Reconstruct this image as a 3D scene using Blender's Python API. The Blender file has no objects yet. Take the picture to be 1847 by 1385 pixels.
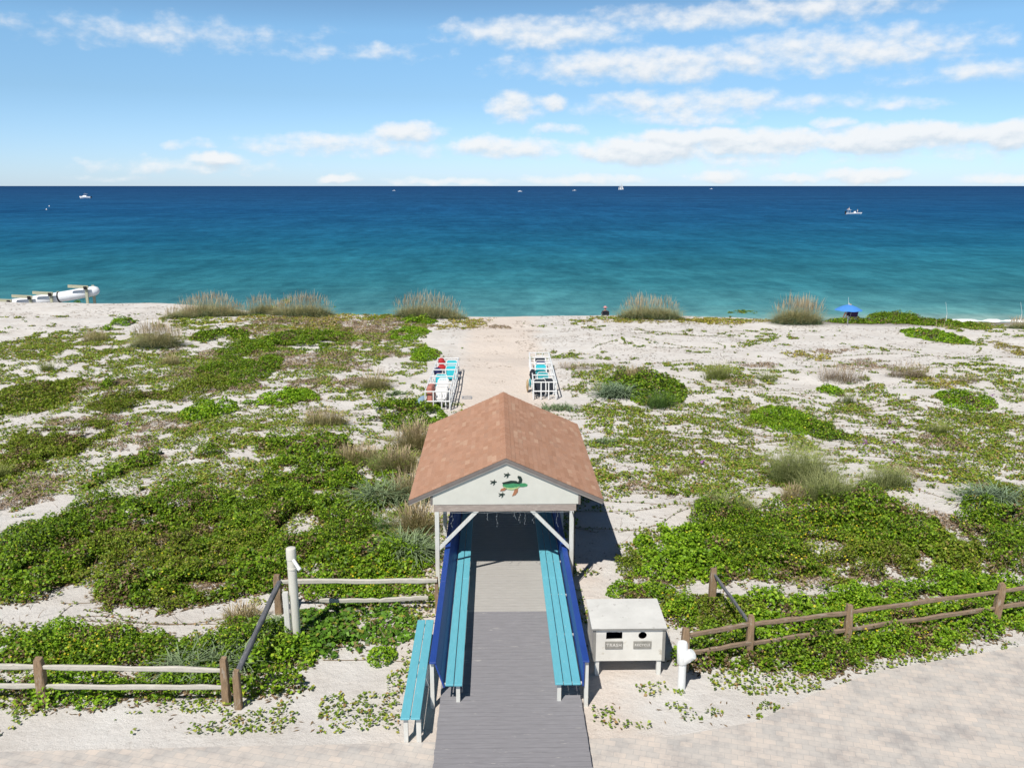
import bpy, math, random
import numpy as np
from mathutils import Vector, Matrix
rnd = random.Random(7)
rng = np.random.default_rng(11)
S = bpy.context.scene
COL = S.collection

# ------------------------------------------------------------------ camera
F, HC = 1550.0, 10.5
P = math.atan((692.5-335.5)/F); PSI = math.atan(31*math.cos(P)/F)
cp, sp, cs, ss = math.cos(P), math.sin(P), math.cos(PSI), math.sin(PSI)
RV = np.array([cs, -ss, 0]); FV = np.array([ss*cp, cs*cp, -sp]); UV = np.cross(RV, FV)
CP = np.array([0, 0, HC])
def ray(px, py): return RV*(px-923.5)/F + UV*(692.5-py)/F + FV
def gz(px, py, z=0.0):
    d = ray(px, py); return CP + d*(z-HC)/d[2]
def gy(px, py, Y):
    d = ray(px, py); return CP + d*Y/d[1]
cam = bpy.data.cameras.new('camera'); camo = bpy.data.objects.new('camera', cam); COL.objects.link(camo)
camo.location = CP
m = Matrix(((RV[0], UV[0], -FV[0]), (RV[1], UV[1], -FV[1]), (RV[2], UV[2], -FV[2])))
camo.rotation_euler = m.to_euler()
cam.sensor_width = 36; cam.lens = F/1847*36; cam.clip_end = 200000; cam.clip_start = 0.2
S.camera = camo

# ------------------------------------------------------------------ noise
LAT = rng.random((6, 256, 256))
def vnoise(x, y, k=0):
    x = np.asarray(x, float); y = np.asarray(y, float)
    xi = np.floor(x).astype(int); yi = np.floor(y).astype(int)
    fx = x-xi; fy = y-yi; fx = fx*fx*(3-2*fx); fy = fy*fy*(3-2*fy)
    T = LAT[k % 6]; a = xi & 255; b = yi & 255; a1 = (a+1) & 255; b1 = (b+1) & 255
    return (T[a, b]*(1-fx)+T[a1, b]*fx)*(1-fy)+(T[a, b1]*(1-fx)+T[a1, b1]*fx)*fy
def fbm(x, y, k=0, o=3):
    s = 0; a = .5; t = 0
    for i in range(o):
        s = s+a*vnoise(np.asarray(x)*2**i+17*i, np.asarray(y)*2**i+31*i, k+i); t += a; a *= .55
    return s/t
def sstep(a, b, x):
    t = np.clip((np.asarray(x, float)-a)/(b-a), 0, 1); return t*t*(3-2*t)

# ------------------------------------------------------------------ terrain
SEA = -2.2
CX = [-300, -60, -44, -30, -25, -17, 0, 12, 20, 27, 35, 50, 300]
CY = [86, 82, 80, 79, 77, 71.5, 70.7, 71, 69.5, 65.5, 64.0, 63.5, 64]
def crest(x): return np.interp(x, CX, CY)
def shore(x): return 83.5-np.asarray(x, float)*.07
def T(x, y):
    x = np.asarray(x, float); y = np.asarray(y, float)
    c = crest(x)+.5*(vnoise(x*.3, x*0, 2)-.5); d = y-c
    q = np.maximum(1-sstep(3.2, 6, np.abs(x-.3)), 1-sstep(19, 25, y))*(1-sstep(40, 50, y))
    amp = (1-q)*(1-sstep(-6, 0, d)*.6)
    bump = amp*(.55*(fbm(x/9, y/6, 1)-.5)+.22*(fbm(x/2.4, y/1.9, 2)-.5))
    beach = SEA+.02+(shore(x)-y)*.062
    beach = np.where(y > shore(x), SEA+.02-(y-shore(x))*.05, beach)
    z = np.where(d > 0, np.maximum(-.42*d, beach), 0)
    z = np.minimum(z+bump*(1-sstep(0, 4, d)*.8), np.where(d > 0, 0.3, 9))
    return z
def tz(x, y): return float(T(x, y))
def gt(px, py, up=0.0):
    z = 0.0
    for i in range(5):
        p = gz(px, py, z+up); z = tz(p[0], p[1])
    return np.array([p[0], p[1], z])

# ------------------------------------------------------------------ materials
def newmat(name):
    mt = bpy.data.materials.new(name); mt.use_nodes = True
    nt = mt.node_tree; b = nt.nodes['Principled BSDF']; return mt, nt, b
def N(nt, t, **kw):
    n = nt.nodes.new(t)
    for k, v in kw.items():
        if k.startswith('i_'):
            key = k[2:]; key = int(key) if key.isdigit() else key
            n.inputs[key].default_value = v
        else: setattr(n, k, v)
    return n
def ramp(nt, stops, fac=None, interp='LINEAR'):
    r = nt.nodes.new('ShaderNodeValToRGB'); r.color_ramp.interpolation = interp
    e = r.color_ramp.elements
    while len(e) > 1: e.remove(e[-1])
    e[0].position = stops[0][0]; e[0].color = (*stops[0][1], 1)
    for p, c in stops[1:]:
        k = e.new(p); k.color = (*c, 1)
    if fac is not None: nt.links.new(fac, r.inputs[0])
    return r
def painted(name, c, rough=.55, var=.12, scale=6, bump=.15, stretch=(1, 1, 1), spec=.3, wear=None):
    """painted or weathered surface: object-space noise varies the paint; optional worn colour patches"""
    mt, nt, b = newmat(name); L = nt.links.new
    tc = N(nt, 'ShaderNodeTexCoord'); mp = N(nt, 'ShaderNodeMapping'); mp.inputs['Scale'].default_value = stretch
    L(tc.outputs['Object'], mp.inputs[0])
    n1 = N(nt, 'ShaderNodeTexNoise', i_Scale=scale, i_Detail=6, i_Roughness=.65); L(mp.outputs[0], n1.inputs['Vector'])
    lo = tuple(v*(1-var) for v in c); hi = tuple(min(1, v*(1+var)) for v in c)
    r = ramp(nt, [(.3, lo), (.7, hi)], n1.outputs[0]); out = r.outputs[0]
    if wear:
        wc, amt, wsc = wear
        n2 = N(nt, 'ShaderNodeTexNoise', i_Scale=wsc, i_Detail=8, i_Roughness=.7); L(mp.outputs[0], n2.inputs['Vector'])
        rr = ramp(nt, [(amt, (0, 0, 0)), (amt+.06, (1, 1, 1))], n2.outputs[0])
        mx = N(nt, 'ShaderNodeMix', data_type='RGBA'); L(rr.outputs[0], mx.inputs[0]); L(out, mx.inputs[6]); mx.inputs[7].default_value = (*wc, 1)
        out = mx.outputs[2]
    L(out, b.inputs['Base Color'])
    b.inputs['Roughness'].default_value = rough; b.inputs['Specular IOR Level'].default_value = spec
    if bump:
        n3 = N(nt, 'ShaderNodeTexNoise', i_Scale=scale*5, i_Detail=5); L(mp.outputs[0], n3.inputs['Vector'])
        bp = N(nt, 'ShaderNodeBump', i_Strength=bump, i_Distance=.02); L(n3.outputs[0], bp.inputs['Height']); L(bp.outputs[0], b.inputs['Normal'])
    return mt
def attrmat(name, attr='tint', rough=.6, spec=.25, trans=0.0, noise=0):
    mt, nt, b = newmat(name); L = nt.links.new
    a = N(nt, 'ShaderNodeAttribute', attribute_name=attr); c = a.outputs['Color']
    if noise:
        tc = N(nt, 'ShaderNodeTexCoord'); n1 = N(nt, 'ShaderNodeTexNoise', i_Scale=noise, i_Detail=5, i_Roughness=.7); L(tc.outputs['Object'], n1.inputs['Vector'])
        r = ramp(nt, [(.3, (.75, .75, .75)), (.7, (1.15, 1.15, 1.15))], n1.outputs[0])
        mx = N(nt, 'ShaderNodeMix', data_type='RGBA', blend_type='MULTIPLY'); mx.inputs[0].default_value = 1; L(c, mx.inputs[6]); L(r.outputs[0], mx.inputs[7]); c = mx.outputs[2]
    L(c, b.inputs['Base Color']); b.inputs['Roughness'].default_value = rough; b.inputs['Specular IOR Level'].default_value = spec
    if trans:
        t = N(nt, 'ShaderNodeBsdfTranslucent'); L(c, t.inputs[0]); ms = N(nt, 'ShaderNodeMixShader'); ms.inputs[0].default_value = trans
        L(b.outputs[0], ms.inputs[1]); L(t.outputs[0], ms.inputs[2]); L(ms.outputs[0], nt.nodes['Material Output'].inputs[0])
    return mt
M = {}
M['leaf'] = attrmat('leaf', trans=.22, rough=.5, spec=.3)
M['blade'] = attrmat('blade', trans=.2, rough=.6, spec=.2)
M['dry'] = attrmat('dry_plant', trans=.05, rough=.9, spec=.05)
M['shingle'] = attrmat('shingle', rough=.95, spec=.1, noise=60)
M['gable'] = painted('pale_siding', (.63, .625, .565), .6, .05, 3, .05)
M['taupe'] = painted('taupe_trim', (.19, .165, .155), .6, .12, 5)
M['taupe_lo'] = painted('lower_taupe_trim', (.30, .27, .25), .6, .12, 5)
M['beam'] = painted('weathered_beam', (.36, .30, .265), .8, .2, 4, .3, (1, 6, 6), wear=((.5, .44, .38), .56, 5))
M['post'] = painted('cream_post_paint', (.66, .655, .62), .6, .1, 4, .1, (5, 5, 1), wear=((.4, .36, .32), .66, 7))
M['turq'] = painted('turquoise_paint', (.135, .45, .55), .5, .07, 3, .1, (6, 1, 6), wear=((.33, .55, .58), .62, 5))
M['royal'] = painted('royal_blue_paint', (.020, .062, .29), .45, .1, 3, .1, (4, 1, 4), wear=((.3, .34, .5), .7, 9))
M['deck_near'] = painted('deck_worn_grey', (.255, .25, .27), .75, .12, 2.2, .25, (1.2, 9, 3), wear=((.55, .53, .51), .625, 1.6))
M['deck_far'] = painted('deck_pale_grey', (.42, .405, .385), .75, .1, 2.5, .25, (1.2, 9, 3), wear=((.36, .33, .3), .66, 3))
M['wood_brown'] = painted('fence_brown_wood', (.27, .185, .115), .85, .3, 5, .4, (6, 6, 1.2), wear=((.36, .30, .24), .56, 3))
M['rail_brown'] = painted('fence_rail_wood', (.25, .18, .125), .85, .3, 5, .4, (1, 5, 5), wear=((.34, .30, .25), .57, 3))
M['rail_pale'] = painted('fence_bleached_wood', (.50, .475, .42), .85, .2, 5, .4, (1, 6, 6), wear=((.14, .13, .12), .64, 3))
M['rail_grey'] = painted('fence_grey_wood', (.13, .135, .15), .85, .25, 5, .4, (5, 1, 5), wear=((.26, .26, .27), .58, 3))
M['pvc'] = painted('white_plastic', (.78, .785, .79), .35, .04, 8, 0, spec=.4)
M['pvc_cream'] = painted('cream_plastic_pipe', (.66, .64, .58), .45, .07, 6, .03, (5, 5, 1), spec=.4)
M['binwhite'] = painted('bin_white_panel', (.68, .665, .62), .6, .08, 2.2, .06, wear=((.52, .48, .41), .60, 2.5))
M['binlid'] = painted('bin_lid_panel', (.62, .62, .60), .7, .10, 2.2, .1, wear=((.44, .43, .41), .6, 4))
M['bintrim'] = painted('bin_grey_trim', (.24, .235, .22), .7, .15, 5)
M['sign'] = painted('sign_grey_plate', (.27, .26, .235), .8, .2, 9, .3)
M['letter'] = painted('sign_letters', (.62, .60, .56), .8, .2, 30, 0)
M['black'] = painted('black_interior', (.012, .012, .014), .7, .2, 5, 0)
M['cable'] = painted('black_cable', (.02, .02, .022), .5, .1, 5, 0)
M['navy'] = painted('navy_fabric', (.018, .026, .10), .9, .25, 20, .2)
M['dark'] = painted('charcoal_fabric', (.02, .024, .035), .9, .25, 20, .2)
M['aqua'] = painted('aqua_fabric', (.03, .42, .50), .85, .1, 15, .1)
M['teal'] = painted('teal_fabric', (.03, .30, .34), .85, .15, 15, .1)
M['red'] = painted('red_fabric', (.42, .03, .035), .9, .2, 20, .2)
M['terracotta'] = painted('faded_red_fabric', (.48, .19, .15), .9, .15, 10, .2)
M['steelblue'] = painted('dusty_blue_plastic', (.25, .36, .48), .5, .15, 8, .1)
M['umb'] = painted('umbrella_blue', (.07, .25, .66), .75, .08, 4, .05)
M['plum'] = painted('plum_fabric', (.035, .018, .06), .9, .2, 10, .1)
M['skin'] = painted('skin', (.52, .32, .24), .55, .06, 9, 0)
M['pink'] = painted('pink_fabric', (.62, .30, .30), .9, .1, 12, .1)
M['hull'] = painted('boat_white', (.88, .88, .88), .35, .03, 2, 0)
M['glass'] = painted('boat_dark_glass', (.03, .04, .05), .15, .1, 3, 0, spec=.5)
M['sail'] = painted('sail_cloth', (.82, .81, .78), .8, .04, 2, 0)
M['metal'] = painted('grey_metal', (.35, .35, .36), .4, .1, 6, 0, spec=.5)
M['timber'] = painted('pale_green_timber', (.42, .42, .31), .85, .2, 4, .3, (1, 5, 5))
M['pipewhite'] = painted('big_pipe_white', (.74, .76, .80), .4, .05, 1.5, .02)
M['tgreen'] = painted('turtle_green', (.06, .27, .12), .6, .25, 14, 0)
M['tdark'] = painted('turtle_dark', (.018, .035, .028), .6, .4, 25, 0)
M['tbelly'] = painted('turtle_belly', (.42, .52, .25), .6, .2, 14, 0)
M['tflip'] = painted('turtle_flipper', (.38, .17, .09), .6, .3, 30, 0)
M['bulb'] = painted('clear_bulb', (.30, .33, .34), .3, .05, 30, 0)
M['tan'] = painted('tan_cloth', (.5, .36, .2), .9, .15, 10, .1)

# ------------------------------------------------------------------ mesh builder
class MB:
    def __init__(s): s.v = []; s.f = []; s.c = []
    def add(s, vs, fs, col=None):
        o = len(s.v); s.v += [tuple(map(float, v)) for v in vs]; s.f += [tuple(i+o for i in f) for f in fs]
        s.c += [col or (1, 1, 1)]*len(vs); return s
    def box(s, c, d, R=None, col=None):
        x, y, z = d[0]/2, d[1]/2, d[2]/2
        vs = [Vector((a*x, b*y, e*z)) for e in (-1, 1) for b in (-1, 1) for a in (-1, 1)]
        if R is not None: vs = [R @ v for v in vs]
        vs = [v+Vector(c) for v in vs]
        return s.add(vs, [(0, 2, 3, 1), (4, 5, 7, 6), (0, 1, 5, 4), (2, 6, 7, 3), (0, 4, 6, 2), (1, 3, 7, 5)], col)
    def bb(s, x0, x1, y0, y1, z0, z1, col=None):
        return s.box(((x0+x1)/2, (y0+y1)/2, (z0+z1)/2), (abs(x1-x0), abs(y1-y0), abs(z1-z0)), None, col)
    def beam(s, p, q, w, h, col=None, up=(0, 0, 1)):
        p = Vector(p); q = Vector(q); d = (q-p); l = d.length; d.normalize(); u = Vector(up)
        if abs(d.dot(u)) > .98: u = Vector((0, 1, 0))
        a = d.cross(u).normalized(); u = a.cross(d)
        R = Matrix((a, d, u)).transposed()
        return s.box((p+q)/2, (w, l, h), R, col)
    def tube(s, pts, r, n=8, col=None, caps=True):
        pts = [Vector(p) for p in pts]; k = len(pts); rs = r if isinstance(r, (list, tuple)) else [r]*k
        vs = []; fs = []; pu = None
        for i, p in enumerate(pts):
            d = (pts[min(i+1, k-1)]-pts[max(i-1, 0)]).normalized()
            u = pu if pu is not None else (Vector((0, 0, 1)) if abs(d.z) < .9 else Vector((1, 0, 0)))
            a = d.cross(u).normalized(); u = a.cross(d); pu = u
            for j in range(n):
                t = 2*math.pi*j/n; vs.append(p+(a*math.cos(t)+u*math.sin(t))*rs[i])
        for i in range(k-1):
            for j in range(n):
                a0 = i*n+j; b0 = i*n+(j+1) % n; fs.append((a0, b0, b0+n, a0+n))
        if caps: fs += [tuple(range(n-1, -1, -1)), tuple(range((k-1)*n, k*n))]
        return s.add(vs, fs, col)
    def prism(s, pts, e, col=None):
        """polygon (3-D points) extruded by vector e"""
        n = len(pts); e = Vector(e); a = [Vector(p) for p in pts]
        vs = a+[p+e for p in a]
        fs = [tuple(range(n)), tuple(range(2*n-1, n-1, -1))]+[(i, i+n, (i+1) % n+n, (i+1) % n) for i in range(n)]
        return s.add(vs, fs, col)
    def loft(s, rings, close=True, caps=True, col=None):
        n = len(rings[0]); vs = [p for r in rings for p in r]; fs = []
        for i in range(len(rings)-1):
            for j in range(n if close else n-1):
                a = i*n+j; b = i*n+(j+1) % n; fs.append((a, b, b+n, a+n))
        if caps: fs += [tuple(range(n-1, -1, -1)), tuple(range((len(rings)-1)*n, len(rings)*n))]
        return s.add(vs, fs, col)
    def build(s, name, mat, parent=None, smooth=False, bevel=0, loc=None):
        off = Vector(loc) if loc is not None else (root_loc(parent) if parent else Vector((0, 0, 0)))
        me = bpy.data.meshes.new(name); me.from_pydata([tuple(Vector(v)-off) for v in s.v], [], s.f); me.update()
        import bmesh
        bm = bmesh.new(); bm.from_mesh(me); bmesh.ops.recalc_face_normals(bm, faces=bm.faces); bm.to_mesh(me); bm.free()
        if any(c != (1, 1, 1) for c in s.c):
            at = me.color_attributes.new('tint', 'FLOAT_COLOR', 'POINT')
            at.data.foreach_set('color', np.array([(*c, 1) for c in s.c], np.float32).ravel())
        me.materials.append(mat if not isinstance(mat, str) else M[mat])
        if smooth: me.polygons.foreach_set('use_smooth', [True]*len(me.polygons)); me.set_sharp_from_angle(angle=math.radians(42))
        o = bpy.data.objects.new(name, me); COL.objects.link(o)
        if parent: o.parent = parent
        elif loc is not None: o.location = loc
        if bevel:
            b = o.modifiers.new('bevel', 'BEVEL'); b.width = bevel; b.segments = 1; b.limit_method = 'ANGLE'
        return o
def root_loc(o):
    v = Vector((0, 0, 0))
    while o is not None: v += o.location; o = o.parent
    return v
def tag(o, label=None, cat=None, group=None, kind=None):
    if label: o['label'] = label
    if cat: o['category'] = cat
    if group: o['group'] = group
    if kind: o['kind'] = kind
    return o
def empty(name, loc, label, cat, group=None):
    o = bpy.data.objects.new(name, None); COL.objects.link(o); o.location = loc; o.empty_display_size = .2
    return tag(o, label, cat, group)
def copy_tree(o, parent=None):
    c = o.copy(); COL.objects.link(c); c.parent = parent
    for ch in list(o.children): copy_tree(ch, c)
    return c
def npmesh(name, V, Fq, colr, mat, loc=(0, 0, 0)):
    me = bpy.data.meshes.new(name); nv = len(V); nf, k = Fq.shape
    V = V-np.array(loc)
    me.vertices.add(nv); me.vertices.foreach_set('co', V.astype(np.float32).ravel())
    me.loops.add(nf*k); me.loops.foreach_set('vertex_index', Fq.astype(np.int32).ravel())
    me.polygons.add(nf); me.polygons.foreach_set('loop_start', np.arange(0, nf*k, k, dtype=np.int32))
    at = me.color_attributes.new('tint', 'FLOAT_COLOR', 'POINT')
    at.data.foreach_set('color', np.concatenate([colr, np.ones((nv, 1))], 1).astype(np.float32).ravel())
    me.update(calc_edges=True); me.materials.append(mat if not isinstance(mat, str) else M[mat])
    o = bpy.data.objects.new(name, me); COL.objects.link(o); o.location = loc
    return o

# ------------------------------------------------------------------ world, sun
LDIR = Vector((.34, .68, -1)).normalized()
el = math.asin(-LDIR.z); rot = math.atan2(-LDIR.x, -LDIR.y)
sun = bpy.data.lights.new('sun', 'SUN'); so = bpy.data.objects.new('sun', sun); COL.objects.link(so)
sun.energy = 4.6; sun.angle = math.radians(.5); sun.color = (1, .95, .87)
so.rotation_euler = LDIR.to_track_quat('-Z', 'Y').to_euler(); so.location = (-30, -60, 80)
W = bpy.data.worlds.new('World'); S.world = W; W.use_nodes = True
nt = W.node_tree; L = nt.links.new; bg = nt.nodes['Background']
sky = N(nt, 'ShaderNodeTexSky', sky_type='NISHITA', sun_disc=False); sky.sun_elevation = el; sky.sun_rotation = rot
sky.altitude = 0; sky.air_density = 1.0; sky.dust_density = .2; sky.ozone_density = 3.0
tc = N(nt, 'ShaderNodeTexCoord')
sx = N(nt, 'ShaderNodeSeparateXYZ'); L(tc.outputs['Generated'], sx.inputs[0])
at2 = N(nt, 'ShaderNodeMath', operation='ARCTAN2'); L(sx.outputs[0], at2.inputs[0]); L(sx.outputs[1], at2.inputs[1])
asn = N(nt, 'ShaderNodeMath', operation='ARCSINE'); L(sx.outputs[2], asn.inputs[0])
ae = N(nt, 'ShaderNodeCombineXYZ'); L(at2.outputs[0], ae.inputs[0]); L(asn.outputs[0], ae.inputs[1])
CL = [  # cumulus banks over the sea: place, half width, half height, fullness
 (620, 262, 165, 18, .68), (735, 238, 52, 17, 1), (590, 254, 70, 13, .75), (330, 300, 140, 12, .55), (392, 288, 48, 11, .9), (325, 262, 22, 8, .6), (368, 261, 24, 9, .62), (770, 268, 40, 13, .5),
 (918, 268, 98, 17, .9), (868, 262, 40, 15, .95), (925, 193, 42, 24, .85), (995, 185, 30, 13, .8), (1006, 233, 38, 10, .8),
 (1160, 272, 115, 22, 1.20), (1330, 256, 92, 20, 1.20), (1240, 250, 100, 17, 1.14), (1425, 258, 90, 18, 1.14), (1560, 257, 90, 17, 1.20), (1650, 243, 130, 18, 1.20), (1825, 245, 46, 20, 1.20),
 (1280, 282, 150, 22, .5), (1690, 272, 150, 18, .45), (1250, 188, 170, 22, .72), (1230, 215, 85, 13, .7), (1420, 184, 150, 12, .55), (1505, 222, 28, 9, .8), (1600, 188, 80, 9, .45),
 (612, 323, 36, 8, .8), (840, 328, 110, 6, .6), (1050, 325, 112, 9, .75), (1300, 318, 52, 11, .85), (1425, 322, 44, 8, .75), (1566, 318, 62, 12, 1.08), (1805, 322, 60, 8, .7), (745, 326, 50, 6, .6), (250, 322, 90, 5, .3),
 (1180, 118, 220, 26, .8), (1520, 90, 200, 30, .75), (980, 60, 150, 24, .75), (300, 60, 220, 24, .45), (640, 95, 130, 14, .4), (1760, 130, 130, 16, .5), (1350, 25, 240, 20, .7)]
def cloudgroup():
    g = bpy.data.node_groups.new('cloud_bank', 'ShaderNodeTree')
    g.interface.new_socket('Vector', in_out='INPUT', socket_type='NodeSocketVector'); g.interface.new_socket('Value', in_out='OUTPUT', socket_type='NodeSocketFloat')
    gi = g.nodes.new('NodeGroupInput'); go = g.nodes.new('NodeGroupOutput'); K = g.links.new; last = None
    nw = N(g, 'ShaderNodeTexNoise', i_Scale=42, i_Detail=4, i_Roughness=.55); K(gi.outputs[0], nw.inputs['Vector'])
    sb = N(g, 'ShaderNodeVectorMath', operation='SUBTRACT'); K(nw.outputs['Color'], sb.inputs[0]); sb.inputs[1].default_value = (.5, .5, .5)
    mw = N(g, 'ShaderNodeVectorMath', operation='MULTIPLY'); K(sb.outputs[0], mw.inputs[0]); mw.inputs[1].default_value = (.03, .013, 0)
    ad = N(g, 'ShaderNodeVectorMath', operation='ADD'); K(gi.outputs[0], ad.inputs[0]); K(mw.outputs[0], ad.inputs[1])
    for (px, py, rx, ry, f) in CL:
        d = ray(px, py); d /= np.linalg.norm(d); az = math.atan2(d[0], d[1]); e = math.asin(d[2])
        s = N(g, 'ShaderNodeVectorMath', operation='SUBTRACT'); K(ad.outputs[0], s.inputs[0]); s.inputs[1].default_value = (az, e, 0)
        mu = N(g, 'ShaderNodeVectorMath', operation='MULTIPLY'); K(s.outputs[0], mu.inputs[0]); mu.inputs[1].default_value = (F/rx*.9, F/ry*.9, 0)
        dt = N(g, 'ShaderNodeVectorMath', operation='DOT_PRODUCT'); K(mu.outputs[0], dt.inputs[0]); K(mu.outputs[0], dt.inputs[1])
        v = N(g, 'ShaderNodeMath', operation='MULTIPLY_ADD'); K(dt.outputs['Value'], v.inputs[0]); v.inputs[1].default_value = -f*.6; v.inputs[2].default_value = f
        if last is not None:
            mx = N(g, 'ShaderNodeMath', operation='SMOOTH_MAX'); K(last, mx.inputs[0]); K(v.outputs[0], mx.inputs[1]); mx.inputs[2].default_value = .15; last = mx.outputs[0]
        else: last = v.outputs[0]
    mp = N(g, 'ShaderNodeMapping'); mp.inputs['Scale'].default_value = (1, 1.7, 1); K(gi.outputs[0], mp.inputs[0])
    n1 = N(g, 'ShaderNodeTexNoise', i_Scale=34, i_Detail=7, i_Roughness=.55); K(mp.outputs[0], n1.inputs['Vector'])
    s = N(g, 'ShaderNodeMath', operation='SUBTRACT'); K(n1.outputs[0], s.inputs[0]); s.inputs[1].default_value = .5
    a = N(g, 'ShaderNodeMath', operation='MULTIPLY_ADD'); K(s.outputs[0], a.inputs[0]); a.inputs[1].default_value = 1.5; K(last, a.inputs[2])
    K(a.outputs[0], go.inputs[0]); return g
CG = cloudgroup()
g1 = N(nt, 'ShaderNodeGroup'); g1.node_tree = CG; L(ae.outputs[0], g1.inputs[0])
of = N(nt, 'ShaderNodeVectorMath', operation='ADD'); L(ae.outputs[0], of.inputs[0]); of.inputs[1].default_value = (-.002, .0065, 0)
g2 = N(nt, 'ShaderNodeGroup'); g2.node_tree = CG; L(of.outputs[0], g2.inputs[0])
cov = N(nt, 'ShaderNodeMapRange', interpolation_type='SMOOTHSTEP'); L(g1.outputs[0], cov.inputs[0]); cov.inputs[1].default_value = .08; cov.inputs[2].default_value = .95; cov.inputs[4].default_value = .92
df = N(nt, 'ShaderNodeMath', operation='SUBTRACT'); L(g1.outputs[0], df.inputs[0]); L(g2.outputs[0], df.inputs[1])
li = N(nt, 'ShaderNodeMapRange', interpolation_type='SMOOTHSTEP'); L(df.outputs[0], li.inputs[0]); li.inputs[1].default_value = -.75; li.inputs[2].default_value = .35
CLOUD_DARK, CLOUD_LIT = (6.2, 7.2, 8.2), (9.6, 9.75, 9.9)
cc = ramp(nt, [(0, tuple(v/10 for v in CLOUD_DARK)), (1, tuple(v/10 for v in CLOUD_LIT))], li.outputs[0])
cm = N(nt, 'ShaderNodeVectorMath', operation='SCALE'); L(cc.outputs[0], cm.inputs[0])
# clear air: Nishita, tinted a little bluer than the hazy default
hz = N(nt, 'ShaderNodeMapRange'); L(asn.outputs[0], hz.inputs[0]); hz.inputs[1].default_value = 0; hz.inputs[2].default_value = .60
tint = ramp(nt, [(0, (.385, .507, .78)), (.06, (.375, .49, .71)), (.16, (.36, .462, .575)), (.27, (.41, .53, .60)), (.42, (.26, .30, .33)), (1, (.115, .127, .135))], hz.outputs[0])
sm = N(nt, 'ShaderNodeMix', data_type='RGBA', blend_type='MULTIPLY'); sm.inputs[0].default_value = 1; L(sky.outputs[0], sm.inputs[6]); L(tint.outputs[0], sm.inputs[7])
mix = N(nt, 'ShaderNodeMix', data_type='RGBA'); L(cov.outputs[0], mix.inputs[0]); sc2 = N(nt, 'ShaderNodeVectorMath', operation='SCALE'); L(sm.outputs[2], sc2.inputs[0]); sc2.inputs['Scale'].default_value = 2.0; L(sc2.outputs[0], mix.inputs[6]); L(cm.outputs[0], mix.inputs[7])
L(mix.outputs[2], bg.inputs[0])
SKY = .1
cm.inputs['Scale'].default_value = 10.0*.86/(10*SKY) if SKY else 1
bg.inputs[1].default_value = SKY
S.view_settings.view_transform = 'Standard'; S.view_settings.look = 'None'; S.view_settings.exposure = 0.16; S.view_settings.gamma = 1
S.cycles.max_bounces = 6; S.cycles.diffuse_bounces = 3; S.cycles.glossy_bounces = 3; S.cycles.transparent_max_bounces = 6

#PART2
# ------------------------------------------------------------------ ground sheet
def axis(lo, hi, dense_lo, dense_hi, step, grow=1.12):
    a = list(np.arange(dense_lo, dense_hi+1e-6, step)); s = step
    x = dense_hi
    while x < hi: s *= grow; x = min(hi, x+s); a.append(x)
    s = step; x = dense_lo
    while x > lo: s *= grow; x = max(lo, x-s); a.insert(0, x)
    return np.array(a)
gx_, gy_ = axis(-400, 400, -46, 50, .35), axis(-80, 240, 12, 90, .3)
XX, YY = np.meshgrid(gx_, gy_); ZZ = T(XX, YY)
nx, ny = len(gx_), len(gy_)
ii = np.arange(nx*ny).reshape(ny, nx)
FQ = np.stack([ii[:-1, :-1], ii[:-1, 1:], ii[1:, 1:], ii[1:, :-1]], -1).reshape(-1, 4)
mt, nt, b = newmat('sand'); L = nt.links.new; M['sand'] = mt
geo = N(nt, 'ShaderNodeNewGeometry'); pos = geo.outputs['Position']
sep = N(nt, 'ShaderNodeSeparateXYZ'); L(pos, sep.inputs[0])
n1 = N(nt, 'ShaderNodeTexNoise', i_Scale=.55, i_Detail=7, i_Roughness=.65); L(pos, n1.inputs['Vector'])
n2 = N(nt, 'ShaderNodeTexNoise', i_Scale=7, i_Detail=8, i_Roughness=.75); L(pos, n2.inputs['Vector'])
n3 = N(nt, 'ShaderNodeTexNoise', i_Scale=45, i_Detail=3, i_Roughness=.8); L(pos, n3.inputs['Vector'])
c1 = ramp(nt, [(.3, (.57, .535, .50)), (.5, (.635, .61, .585)), (.72, (.685, .67, .65))], n1.outputs[0])
# trodden path from the shelter to the water: pinker shell sand
pw = N(nt, 'ShaderNodeMath', operation='MULTIPLY_ADD'); L(n1.outputs[0], pw.inputs[0]); pw.inputs[1].default_value = 3.0; pw.inputs[2].default_value = -1.9
px_ = N(nt, 'ShaderNodeMath', operation='ADD'); L(sep.outputs[0], px_.inputs[0]); L(pw.outputs[0], px_.inputs[1])
pa = N(nt, 'ShaderNodeMath', operation='ABSOLUTE'); L(px_.outputs[0], pa.inputs[0])
pm = N(nt, 'ShaderNodeMapRange', interpolation_type='SMOOTHSTEP'); L(pa.outputs[0], pm.inputs[0]); pm.inputs[1].default_value = 1.5; pm.inputs[2].default_value = 3.4; pm.inputs[3].default_value = .75; pm.inputs[4].default_value = 0
mp1 = N(nt, 'ShaderNodeMix', data_type='RGBA'); L(pm.outputs[0], mp1.inputs[0]); L(c1.outputs[0], mp1.inputs[6]); mp1.inputs[7].default_value = (.665, .575, .505, 1)
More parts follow.
